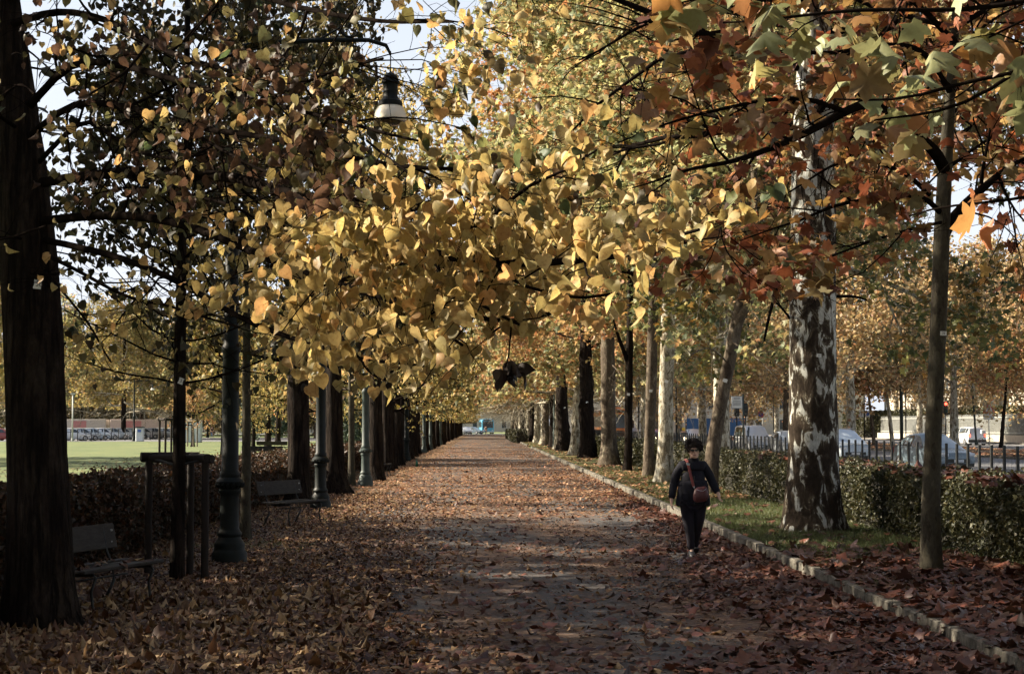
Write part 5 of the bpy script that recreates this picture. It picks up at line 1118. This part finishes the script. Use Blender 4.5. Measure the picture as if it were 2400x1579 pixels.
for u, D, h, r, mt, ln_, lab in ((2123,150,9,.045,'black',0,'thin black pole across the road'),(2113,150,7,.16,'iron_grey',0,'thick grey pole across the road beside the thin black one'),(2288,150,8.5,.09,'iron_grey',-.06,'dark lamp pole leaning left before the pale railing'),(1813,150,6,.04,'black',0,'thin dark pole right of the no-parking sign'),(1862,150,7,.05,'black',0,'thin dark pole beside the left edge of the great plane'),(1497,150,8,.07,'black',0,'dark pole behind the narrow mottled plane'),(1585,150,7,.07,'black',0,'dark pole behind the pale grey plane'),(170,190,5.2,.08,'rail_white',0,'white pole before the car park')):
    t = thing('pole', lab, 'pole', (xu(u, D), D, .1)); post(t, h, r, mt, ln_); MB().lathe([(r*1.8,0),(r*1.8,.25),(r*1.1,.3)], 10).build('foot', M[mt], t)
    MB().box((ln_*h, 0, h), (r*6, r*3, r*2), 0, None, .01).build('cap', M[mt], t)
for i, (a, b_, s_) in enumerate((((1900,655,140),(2500,555,100),1.0),((1650,620,160),(2500,480,90),1.2),((1850,560,150),(2500,430,90),1.0))):
    A, B = at(*a), at(*b_); ps = [A.lerp(B, k/12)-Vector((0,0,s_*.5*4*(k/12)*(1-k/12))) for k in range(13)]
    o = MB().tube(ps, .022, 5).build('overhead_wire', M['black']); tag(o, ('lowest','middle','uppermost')[i]+' of three tram wires crossing the trees on the right', 'wire', 'overhead tram wires')
# ------------------------------------------------------------------ buildings
def building(name, label, x, y, W, Dp, H, floors, cols, mat, roof, rz=0, group=None, shutter=None):
    t = thing(name, label, 'building', (x, y, 0), rz, group)
    MB().box((0,0,H/2), (W,Dp,H)).build('wall', mat, t)
    MB().box((0,0,H+.15), (W+.8,Dp+.8,.3)).build('cornice', M['stone'], t)
    MB().loft([[(-W/2-.6,-Dp/2-.6,H+.3),(W/2+.6,-Dp/2-.6,H+.3),(W/2+.6,Dp/2+.6,H+.3),(-W/2-.6,Dp/2+.6,H+.3)],[(-W/4,-Dp/8,H+2.8),(W/4,-Dp/8,H+2.8),(W/4,Dp/8,H+2.8),(-W/4,Dp/8,H+2.8)]]).build('roof', roof, t)
    fh = H/floors; dark = plain('window_dark', (.05,.06,.07), .15); sh = shutter or plain('window_frame_pale', (.5,.48,.42))
    for f in range(floors):
        for face, n, wid in (('f', cols, W), ('l', max(2, int(cols*Dp/W)), Dp)):
            for c in range(n):
                o_ = (c+.5)/n*wid-wid/2; z = fh*(f+.52)
                if face == 'f': p, s1, s2 = (o_,-Dp/2-.03,z), (1.5,.12,fh*.58), (1.15,.14,fh*.48)
                else: p, s1, s2 = (-W/2-.03,o_,z), (.12,1.5,fh*.58), (.14,1.15,fh*.48)
                wf = MB().box(p, s1).build('window', sh, t); MB().box(p, s2).build('pane', dark, wf)
    return t
building('villa', 'beige stone villa with pilasters behind the pale railing', 74, 236, 26, 40, 13.5, 3, 6, M['stone'], M['roof'])
v = thing('villa_wing', 'banded stone wing of the villa at the right edge of the view', 'building', (62.5, 186, 0)); MB().box((0,0,6), (7,8,12)).build('wall', M['stone'], v)
b = MB()
for i in range(22): b.box((0,0,.35+i*.55), (7.12,8.12,.42), 0, None, .03)
b.build('stone_courses', M['stone'], v)
for i in range(5): MB().lathe([(.55,0),(.55,.6),(.42,.8),(.38,8.2),(.55,8.6),(.55,9)], 16, (-9.5+i*1.9-0, 12, 0)).build('column', M['stone'], v, 'auto')
building('apartment_building', 'pale apartment block behind the far road, left one', 52, 330, 40, 20, 19, 5, 9, M['plaster'], M['roof'], group='apartment blocks')
building('apartment_building', 'pale apartment block behind the far road, middle one', 96, 320, 36, 20, 17, 5, 8, M['plaster'], M['roof'], group='apartment blocks')
building('apartment_building', 'pale apartment block with red roof rising behind the orange tram', 30, 430, 24, 20, 24, 6, 7, M['plaster'], M['roof'], group='apartment blocks')
building('apartment_building', 'pale building closing the view beyond the bus', -8, 480, 40, 20, 15, 4, 10, M['plaster'], M['roof'], group='apartment blocks')
building('apartment_building', 'pale long building far behind the car park', -92, 420, 60, 20, 12, 4, 14, M['plaster'], M['roof'], group='apartment blocks')
building('apartment_building', 'pale building far behind the meadow benches', -44, 400, 26, 16, 11, 3, 7, M['plaster'], M['roof'], group='apartment blocks')
# hoardings and trailers behind the car park
for i, (u0, u1, col) in enumerate(((150,262,(.5,.46,.42)),(262,404,(.56,.46,.42)))):
    D = 262; x0, x1 = xu(u0, D), xu(u1, D)-.6
    t = thing('freight_trailer', 'long pale trailer behind the car park, %s one' % ('left','right')[i], 'trailer', ((x0+x1)/2, D, 0)); MB().box((0,0,2.0), (x1-x0,2.4,1.5), 0, None, .05).build('box', plain('trailer_%d' % i, col), t)
    b = MB(); [b.tube([(k*(x1-x0)/8, -1.1, .5), (k*(x1-x0)/8, -.8, .5)], .5, 12) for k in (-3, -2, 2, 3)]; b.build('wheels', M['rubber'], t)
    MB().box((-.1*(x1-x0),-1.22,2.0), ((x1-x0)*.3,.03,1.0)).build('red_stripe', plain('faded_red', (.5,.22,.22)), t)
t = thing('ticket_machine', 'pale ticket machine beside the green lamp on the meadow edge', 'ticket machine', (xu(328,198), 198, 0)); MB().box((0,0,.75), (.9,.6,1.6), 0, None, .08).build('cabinet', PAL_M if 'PAL_M' in globals() else plain('pale_cabinet', (.5,.53,.55)), t); MB().box((0,-.31,1.2), (.4,.04,.3)).build('screen', BLUE, t); MB().box((0,0,1.62), (1.0,.7,.12)).build('lid', M['iron_grey'], t)
t = thing('transformer_box', 'white cabinet behind the pale stakes on the meadow', 'cabinet', (xu(444,185), 185, 0)); MB().box((0,0,1.3), (2.6,1.2,2.6), 0, None, .04).build('cabinet', plain('pale_cabinet', (.5,.53,.55)), t); MB().box((.0,-.62,1.3), (.03,.02,2.3)).build('door_seam', M['ink'], t)
# bollards and bicycles by the car park
for i in range(16):
    u = 150+i*16; D = 196+i*2.4; t = thing('bollard', 'thin black bollard on the meadow edge, %s from the left' % ordn(i), 'bollard', (xu(u, D), D, 0), 0, 'bollards before the car park')
    MB().lathe([(.07,0),(.06,.1),(.05,1.25),(.075,1.28),(.075,1.36),(.02,1.42)], 8).build('shaft', M['black'], t)
def bike(label, x, y, rz, group, col=(.04,.04,.05)):
    t = thing('bicycle', label, 'bicycle', (x, y, 0), rz, group); mt = plain('bike_frame_%d' % int(col[0]*100), col, .4)
    for dx in (-.52, .52):
        MB().tube([(dx+.33*math.cos(a*PI/10), 0, .34+.33*math.sin(a*PI/10)) for a in range(21)], .022, 5).build('wheel', M['rubber'], t)
    b = MB()
    for a, c in (((-.52,0,.34),(-.18,0,.85)),((-.52,0,.34),(-.05,0,.32)),((-.05,0,.32),(-.2,0,.92)),((-.05,0,.32),(.38,0,.78)),((-.18,0,.80),(.36,0,.86)),((.52,0,.34),(.34,0,.98))): b.tube([a, c], .018, 5)
    b.build('frame', mt, t); MB().box((-.21,0,.95), (.26,.13,.06), 0, None, .02).build('saddle', M['rubber'], t); MB().tube([(.30,-.26,1.0),(.36,0,1.03),(.30,.26,1.0)], .015, 5).build('handlebar', M['black'], t); return t
for i, u in enumerate((205,228,262,300,318,352,372)): bike('parked bicycle before the car park, %s from the left' % ordn(i), xu(u, 200+i*4), 200+i*4, .2+i*.3, 'bicycles before the car park')
bk = bike('bicycle with a white bag leaning by the low wall of the villa', xu(2318,152), 153, .3, None); 
t = MB().box((0,0,0), (.45,.35,.4), 0, None, .12).build('shopping_bag', plain('white_bag', (.6,.6,.6))); t.location = (xu(2318,152)-.25, 153, 1.25); tag(t, 'white bag strapped behind the bicycle saddle by the villa wall', 'bag')
for u, lab in ((1640,'blue hoarding panel behind the motorcyclist'),(1715,'blue hoarding panel behind the stop sign pole')):
    t = thing('hoarding', lab, 'hoarding', (xu(u,235), 235, 0)); MB().box((0,0,1.6), (3.6,.08,2.4), 0, None, .02).build('panel', plain('hoarding_blue', (.06,.16,.36)), t); b = MB()
    for sx in (-1.7, 0, 1.7): b.box((sx,.1,1.5), (.1,.1,3))
    b.build('supports', M['iron_grey'], t)
for x_, y_, lab in ((-2.9,76,'small green glass bottle shape standing in the far left litter'),):
    t = MB().lathe([(.06,0),(.06,.2),(.02,.28),(.02,.34)], 10).build('bottle', plain('green_bottle', (.03,.16,.09), .2), None, True); t.location = (x_, y_, 0); tag(t, 'small green bottle standing on the ground left of the path', 'bottle')
# ------------------------------------------------------------------ people
def skin_obj(name, verts, edges, radii, mat, parent, sub=2, root=0, smooth_=True):
    me = bpy.data.meshes.new(name); me.from_pydata([tuple(v) for v in verts], edges, []); o = bpy.data.objects.new(name, me); COL.objects.link(o)
    o.modifiers.new('skin', 'SKIN'); sv = me.skin_vertices[0].data
    for i, r in enumerate(radii): sv[i].radius = (r, r) if not hasattr(r, '__len__') else r
    sv[root].use_root = True
    ms = o.modifiers.new('sub', 'SUBSURF'); ms.levels = sub; ms.render_levels = sub
    dg = bpy.context.evaluated_depsgraph_get(); dg.update(); m2 = bpy.data.meshes.new_from_object(o.evaluated_get(dg)); bpy.data.objects.remove(o)
    m2.materials.clear(); m2.materials.append(mat)
    if smooth_: m2.polygons.foreach_set('use_smooth', [True]*len(m2.polygons))
    return link(bpy.data.objects.new(name, m2), parent)
def chain(V, E, Rr, pts, start=None):
    prev = start
    for p, r in pts:
        V.append(p); Rr.append(r); i = len(V)-1
        if prev is not None: E.append((prev, i))
        prev = i
    return prev
SKIN = simple('skin', (.66,.42,.31), .55, 0, .12, 30, .05, .4)
NAVY = simple('navy_cloth', (.012,.012,.018), .85, 0, .4, 14, .6, .25, 0, (1,1,.5)); TROU = simple('dark_trousers', (.014,.012,.018), .85, 0, .35, 12, .6, .25, 0, (1,1,.3))
HAIR = simple('dark_hair', (.016,.009,.006), .7, 0, .6, 40, .8, .3); SHOE = simple('dark_shoe', (.018,.02,.022), .45, 0, .4, 20, .2, .5)
STRAP = simple('red_brown_strap', (.24,.055,.045), .6, 0, .15, 20, .1); BAGM = simple('maroon_leather', (.085,.022,.024), .45, 0, .25, 12, .4, .5)
PX, PY = 3.0, 24.3
wm = thing('person', 'woman in dark navy jacket and trousers with sunglasses walking towards the camera', 'person', (PX, PY, 0))
V = []; E = []; Rr = []
V.append((0,.0,.86)); Rr.append((.13,.10))
chain(V, E, Rr, [((0,0,1.0),(.13,.10)), ((.0,.01,1.14),(.12,.09)), ((.0,.02,1.25),(.10,.07)), ((.005,.01,1.34),(.06,.055)), ((.01,-.015,1.41),(.045,.045)), ((.012,-.03,1.46),(.062,.07)), ((.012,-.02,1.53),(.07,.082)), ((.012,0,1.59),(.055,.065))], 0)
hands = []
def hand(V, E, Rr, wrist, idx, fwd, side, thumb):
    """five finger chains rooted inside the palm"""
    fwd = Vector(fwd).normalized(); side = Vector(side).normalized(); cur = fwd.cross(side).normalized()
    palm = Vector(wrist)+fwd*.045; V.append(palm); Rr.append((.026,.018)); pi_ = len(V)-1; E.append((idx, pi_))
    for k, (o, L) in enumerate(((-.027,.062),(-.009,.07),(.009,.066),(.026,.052))):
        a = palm+fwd*.03+side*o; V.append(a); Rr.append(.0095); E.append((pi_, len(V)-1)); i0 = len(V)-1
        b = a+fwd*L*.45+cur*.008; V.append(b); Rr.append(.0085); E.append((i0, len(V)-1)); c = b+fwd*L*.38+cur*L*.35; V.append(c); Rr.append(.0075); E.append((len(V)-2, len(V)-1))
    a = palm+side*thumb*.032+fwd*.0; V.append(a); Rr.append(.011); E.append((pi_, len(V)-1)); V.append(a+fwd*.04+side*thumb*.012+cur*.01); Rr.append(.009); E.append((len(V)-2, len(V)-1))
# arms (image left = her right arm)
armR = [((-.13,.02,1.27),.04), ((-.21,.04,1.17),.038), ((-.262,.05,1.02),.038), ((-.298,.0,.86),.032), ((-.312,-.02,.785),.026)]
armL = [((.13,.02,1.27),.04), ((.21,.03,1.17),.038), ((.266,.04,1.06),.038), ((.328,-.03,.93),.031), ((.352,-.07,.875),.026)]
e1 = chain(V, E, Rr, armR, 3); hand(V, E, Rr, armR[-1][0], e1, (.02,-.1,-1), (0,1,0), -1)
e2 = chain(V, E, Rr, armL, 3); hand(V, E, Rr, armL[-1][0], e2, (.15,-.45,-.85), (.5,.7,-.2), -1)
legF = [((-.075,0,.80),.085), ((-.06,-.03,.50),.06), ((-.05,-.02,.46),.055), ((-.035,-.06,.10),.03), ((-.035,-.13,.035),.02)]
legB = [((.075,.01,.80),.085), ((.065,-.01,.50),.06), ((.06,.02,.46),.055), ((.035,.18,.12),.03), ((.04,.12,.05),.02)]
chain(V, E, Rr, legF, 0); chain(V, E, Rr, legB, 0)
body = skin_obj('body', V, E, Rr, SKIN, wm)
def ell(cx, cy, cz, rx, ry, n=20, tw=0): return [(cx+rx*math.cos(2*PI*k/n), cy+ry*math.sin(2*PI*k/n), cz) for k in range(n)]
# head details: skull and jaw over the body's head
hd = MB(); hc = (.012,-.02)
hd.loft([ell(hc[0],hc[1]-.055,1.382,.022,.02), ell(hc[0],hc[1]-.045,1.392,.045,.05), ell(hc[0],hc[1]-.02,1.415,.060,.075), ell(hc[0],hc[1]-.005,1.45,.069,.089), ell(hc[0],hc[1],1.49,.074,.094), ell(hc[0],hc[1],1.53,.075,.095), ell(hc[0],hc[1],1.57,.066,.085), ell(hc[0],hc[1],1.60,.04,.05)])
hd.loft([ell(hc[0],hc[1]-.092,1.488,.007,.008,8), ell(hc[0],hc[1]-.100,1.465,.011,.014,8), ell(hc[0],hc[1]-.102,1.452,.015,.017,8), ell(hc[0],hc[1]-.088,1.443,.011,.01,8)])
for s in (-1, 1): hd.loft([ell(hc[0]+s*.074,hc[1]+.01,1.452,.006,.010,8), ell(hc[0]+s*.079,hc[1]+.01,1.475,.009,.018,8), ell(hc[0]+s*.078,hc[1]+.01,1.497,.007,.014,8)])
fo = hd.build('face', SKIN, wm, True)
MB().loft([ell(hc[0],hc[1]-.0865,1.4225,.024,.008,10), ell(hc[0],hc[1]-.090,1.428,.024,.008,10), ell(hc[0],hc[1]-.0885,1.433,.018,.006,10)]).build('lips', simple('lips', (.26,.10,.09), .5, 0, .1, 10, 0), fo, True)
# hair: a full short cut
hr = MB(); n = 26; rings = []
for i in range(11):
    th = PI*(i/10); z = 1.545+.115*math.cos(th); rr = math.sin(th)
    fr = lambda k: .6 if (z < 1.515 and math.sin(2*PI*k/n) < -.6) else 1
    rings.append([(hc[0]+(.113*rr*fr(k))*math.cos(2*PI*k/n)*(1+.05*math.sin(k*5+i)), hc[1]+.012+(.128*rr*fr(k))*math.sin(2*PI*k/n)*(1+.05*math.sin(k*3+i*2)), z+(.012*math.sin(k*2.7+i*1.9)*rr)) for k in range(n)])
hr.loft(rings[1:-1]); ho = hr.build('hair', HAIR, wm, True)
rs = np.random.RandomState(5); hb = MB()
for i in range(230):
    a = rs.rand()*2*PI; ph = rs.rand()*2.1; x = hc[0]+.112*math.sin(ph)*math.cos(a); y = hc[1]+.012+.125*math.sin(ph)*math.sin(a); z = 1.545+.115*math.cos(ph)
    if y < hc[1]-.03 and abs(x-hc[0]) < .075 and z < 1.525: continue
    d = Vector((x-hc[0], y-hc[1]-.03, z-1.555)).normalized(); hb.tube([Vector((x,y,z))-d*.01, Vector((x,y,z))+d*.012+Vector((rs.normal()*.012, rs.normal()*.012, -.008)), Vector((x,y,z))+d*.008+Vector((rs.normal()*.02, rs.normal()*.02, -.03))], [.012,.009,.002], 5)
hb.build('curls', HAIR, ho, True)
sg = MB()
for s in (-1, 1): sg.box((hc[0]+s*.033, hc[1]-.100, 1.495), (.052,.012,.030), s*-.18, None, .012); sg.tube([(hc[0]+s*.062,hc[1]-.092,1.498),(hc[0]+s*.078,hc[1]-.02,1.497)], .003, 4)
sg.tube([(hc[0]-.01,hc[1]-.104,1.498),(hc[0]+.01,hc[1]-.104,1.498)], .004, 5); sg.build('sunglasses', simple('dark_lens', (.004,.004,.005), .12, 0, .1, 5, 0, .7), wm)
# jacket: torso + sleeves as one skinned surface plus hem
JV = []; JE = []; JR = []
JV.append((0,.0,.90)); JR.append((.205,.14))
chain(JV, JE, JR, [((0,0,1.0),(.20,.135)), ((0,0,1.10),(.185,.13)), ((0,.01,1.2),(.185,.125)), ((0,.02,1.275),(.15,.10)), ((.006,.01,1.335),(.078,.068)), ((.008,-.0,1.362),(.070,.062))], 0)
chain(JV, JE, JR, [((-.15,.02,1.275),.078), ((-.222,.04,1.18),.073), ((-.265,.05,1.02),.066), ((-.298,.0,.86),.057), ((-.310,-.02,.80),.052)], 4)
chain(JV, JE, JR, [((.15,.02,1.275),.078), ((.220,.03,1.18),.073), ((.270,.04,1.06),.066), ((.328,-.03,.93),.057), ((.349,-.06,.885),.052)], 4)
jk = skin_obj('jacket', JV, JE, JR, NAVY, wm)
rings = []
for z, rx, ry in ((.715,.240,.155),(.73,.247,.160),(.80,.240,.158),(.90,.226,.150),(1.0,.214,.144),(1.06,.20,.137)):
    rings.append([(rx*math.cos(a)+.0, ry*math.sin(a)*(1+.05*math.sin(a*7+z*6)), z+.012*math.sin(a*3)) for a in [2*PI*k/28 for k in range(28)]])
MB().loft(rings).build('jacket_skirt', NAVY, jk, True)
MB().box((.0,-.152,.93), (.012,.012,.40)).build('zip', M['black'], jk)
for s in (-1, 1): MB().box((s*.13,-.142,.84), (.11,.015,.10), s*.25, None, .006).build('pocket_flap', NAVY, jk)
MB().loft([ell(.008,.0,1.34,.078,.070), ell(.010,-.004,1.365,.074,.068), ell(.011,-.006,1.385,.070,.064)], False).build('collar', NAVY, jk, True)
# trousers
TV = [(0,0,.80)]; TE = []; TR_ = [(.15,.12)]
chain(TV, TE, TR_, [((-.088,0,.72),.118), ((-.08,-.02,.55),.100), ((-.068,-.03,.46),.088), ((-.05,-.05,.28),.066), ((-.038,-.06,.075),.058)], 0)
chain(TV, TE, TR_, [((.088,.01,.72),.118), ((.082,0,.55),.100), ((.070,.02,.46),.086), ((.05,.10,.28),.064), ((.037,.17,.10),.057)], 0)
skin_obj('trousers', TV, TE, TR_, TROU, wm)
def shoe(x, y, rx, nm='shoe'):
    b = MB(); rg = []
    for yy, w_, h_ in ((.09,.030,.05),(.06,.038,.085),(.0,.040,.085),(-.06,.042,.065),(-.12,.044,.045),(-.17,.034,.032),(-.19,.012,.016)):
        rg.append([(w_*math.cos(a), yy, max(0.0, h_/2+h_/2*math.sin(a)*(1.0))) for a in [2*PI*k/14 for k in range(14)]])
    b.loft(rg); o = b.build(nm, SHOE, wm, True); o.location = (x, y, .004 if rx == 0 else .0); o.rotation_euler = (rx, 0, 0)
    MB().loft([[(w_*math.cos(a), yy, -.002 if math.sin(a) < 0 else .014) for a in [2*PI*(k+.5)/12 for k in range(12)]] for yy, w_ in ((.09,.034),(0,.045),(-.1,.048),(-.17,.038),(-.19,.015))]).build('sole', M['rubber'], o); return o
shoe(-.035,-.07,0); so2 = shoe(.04,.15,-.35); so2.location = (.04,.17,.035)
# bag: hangs on her front left, strap from her right shoulder
bg_ = thing('shoulder_bag', 'maroon leather shoulder bag worn across the front of the walking woman', 'bag', (PX+.085, PY-.20, .88))
rings = []
for z, rx, ry in ((-.125,.060,.03),(-.115,.095,.05),(-.07,.120,.068),(0,.122,.066),(.06,.105,.05),(.10,.088,.03),(.115,.07,.018)):
    rings.append([(rx*math.copysign(abs(math.cos(a))**.7, math.cos(a)), ry*math.sin(a)*(1+.06*math.sin(a*5+z*40)), z+.012*math.cos(a)) for a in [2*PI*k/24 for k in range(24)]])
MB().loft(rings).build('pouch', BAGM, bg_, True)
MB().tube([(-.07,-.045,.075),(-.02,-.075,.055),(.03,-.075,.055),(.07,-.045,.08)], .004, 5).build('zip', M['chrome'], bg_)
off = Vector((PX+.085, PY-.20, .88)); bp_ = [o for o in bg_.children if o.name.startswith(('pouch', 'zip'))]
for o in bp_: o.scale = (.9, .9, .88)

def strip(pts, w_, th): 
    rg = []
    for i, p in enumerate(pts):
        p = Vector(p); t = (Vector(pts[min(i+1,len(pts)-1)])-Vector(pts[max(i-1,0)])).normalized(); sd = t.cross(Vector((0,1,0))).normalized(); up = sd.cross(t).normalized()
        rg.append([p+sd*w_/2+up*th, p-sd*w_/2+up*th, p-sd*w_/2-up*th, p+sd*w_/2-up*th])
    return MB().loft(rg)
loc = lambda p: Vector((PX+p[0], PY+p[1], p[2]))-off
strip([loc(p) for p in ((-.105,.06,1.352),(-.100,.0,1.362),(-.092,-.075,1.335),(-.075,-.135,1.26),(-.055,-.155,1.16),(-.03,-.165,1.06),(-.012,-.175,.985))], .036, .004).build('strap', STRAP, bg_)
strip([loc(p) for p in ((-.105,.06,1.352),(-.07,.13,1.30),(.02,.16,1.18),(.12,.15,1.05),(.19,.05,.97),(.185,-.10,.955),(.15,-.17,.955))], .034, .004).build('strap', STRAP, bg_)
MB().box(loc((-.082,-.128,1.30)), (.05,.012,.035), 0, Matrix.Rotation(.25, 3, 'Y'), .004).build('buckle', M['chrome'], bg_); MB().tube([loc((-.012,-.178,.99)), loc((-.005,-.18,.965))], .010, 8).build('ring', M['chrome'], bg_)
# small figures in the distance
def figure(label, x, y, z=0, rz=0, top=(.03,.03,.035), legs=(.05,.08,.14), h=1.7, pose='stand', helmet=None):
    t = thing('person', label, 'person', (x, y, z), rz); s = h/1.7
    V = [(0,0,.95*s)]; E = []; Q = [.12*s]
    chain(V, E, Q, [((0,0,1.15*s),.13*s), ((0,0,1.38*s),.13*s), ((0,0,1.48*s),.05*s), ((0,-.01,1.53*s),.06*s), ((0,-.01,1.62*s),.08*s)], 0)
    if pose == 'ride': A = [((.2,-.05,1.36*s),.055), ((.26,-.2,1.15*s),.045), ((.28,-.45,1.05*s),.035)]; Lg = [((.12,-.05,.92*s),.09), ((.2,-.42,.8*s),.065), ((.2,-.3,.42*s),.045), ((.2,-.4,.36*s),.035)]
    else: A = [((.2,0,1.38*s),.055), ((.26,.03,1.12*s),.045), ((.24,-.06,.88*s),.035)]; Lg = [((.1,0,.85*s),.09), ((.11,-.03,.5*s),.06), ((.11,.02,.09*s),.04), ((.11,-.1,.04*s),.035)]
    for sx in (-1, 1):
        chain(V, E, Q, [((p[0]*sx, p[1]+(.08*sx if pose == 'stand' else 0), p[2]), r) for p, r in A], 2); chain(V, E, Q, [((p[0]*sx, p[1]-(.1*sx*(1-p[2]) if pose == 'stand' else 0), p[2]), r) for p, r in Lg], 0)
    skin_obj('body', V, E, Q, SKIN, t, 1)
    skin_obj('jacket', [(0,0,.92*s),(0,0,1.15*s),(0,0,1.40*s)]+[(a*A[0][0][0], A[0][0][1], A[0][0][2]) for a in (1,-1)]+[(a*A[1][0][0], A[1][0][1], A[1][0][2]) for a in (1,-1)], [(0,1),(1,2),(2,3),(2,4),(3,5),(4,6)], [.17,.16,.15,.075,.075,.065,.065], plain('coat_%d' % int(top[0]*1000), top), t, 1)
    for sx in (-1, 1): skin_obj('trouser_leg', [(sx*p[0], p[1], p[2]) for p, r in Lg[:3]], [(0,1),(1,2)], [.11,.08,.065], plain('leg_%d' % int(legs[2]*1000), legs), t, 1)
    if helmet: MB().lathe([(.11,1.52*s),(.135,1.58*s),(.13,1.68*s),(.09,1.75*s),(.02,1.78*s)], 14).build('helmet', plain('helmet_yellow', helmet, .35), t, True)
    else: MB().lathe([(.08,1.55*s),(.095,1.63*s),(.08,1.70*s),(.02,1.73*s)], 12).build('hair', HAIR, t, True)
    return t
figure('person in dark coat standing in front of the blue bus', xu(1139,335), 335, legs=(.03,.03,.035), h=1.75)
figure('person in dark top and blue jeans on the far meadow', xu(497,262), 262, legs=(.10,.22,.4), rz=.5)
mx, my = xu(1602,128), 128
figure('motorcyclist in dark clothes with a yellow helmet riding towards the camera', mx, my, .0, helmet=(.75,.5,.06), legs=(.03,.03,.035), pose='ride', h=1.62)
t = thing('motorcycle', 'motorcycle with a lit headlight ridden along the road behind the fence', 'motorcycle', (mx, my, 0))
for yy in (-.72, .68): MB().tube([(0, yy+.30*math.cos(a*PI/9), .32+.30*math.sin(a*PI/9)) for a in range(19)], .05, 6).build('wheel', M['rubber'], t)
MB().loft([ell(0,-.45,.55,.1,.2), ell(0,-.1,.62,.16,.45), ell(0,0,.85,.14,.5), ell(0,.1,.95,.1,.4)]).build('body', M['black'], t, True)
MB().tube([(0,-.72,.32),(0,-.5,.95)], .04, 6).build('fork', M['chrome'], t); MB().tube([(-.36,-.42,1.02),(0,-.5,.98),(.36,-.42,1.02)], .02, 6).build('handlebar', M['black'], t)
MB().tube([(0,-.62,.86),(0,-.70,.86)], [.10,.11], 14).build('headlight', M['lamp_on'], t)
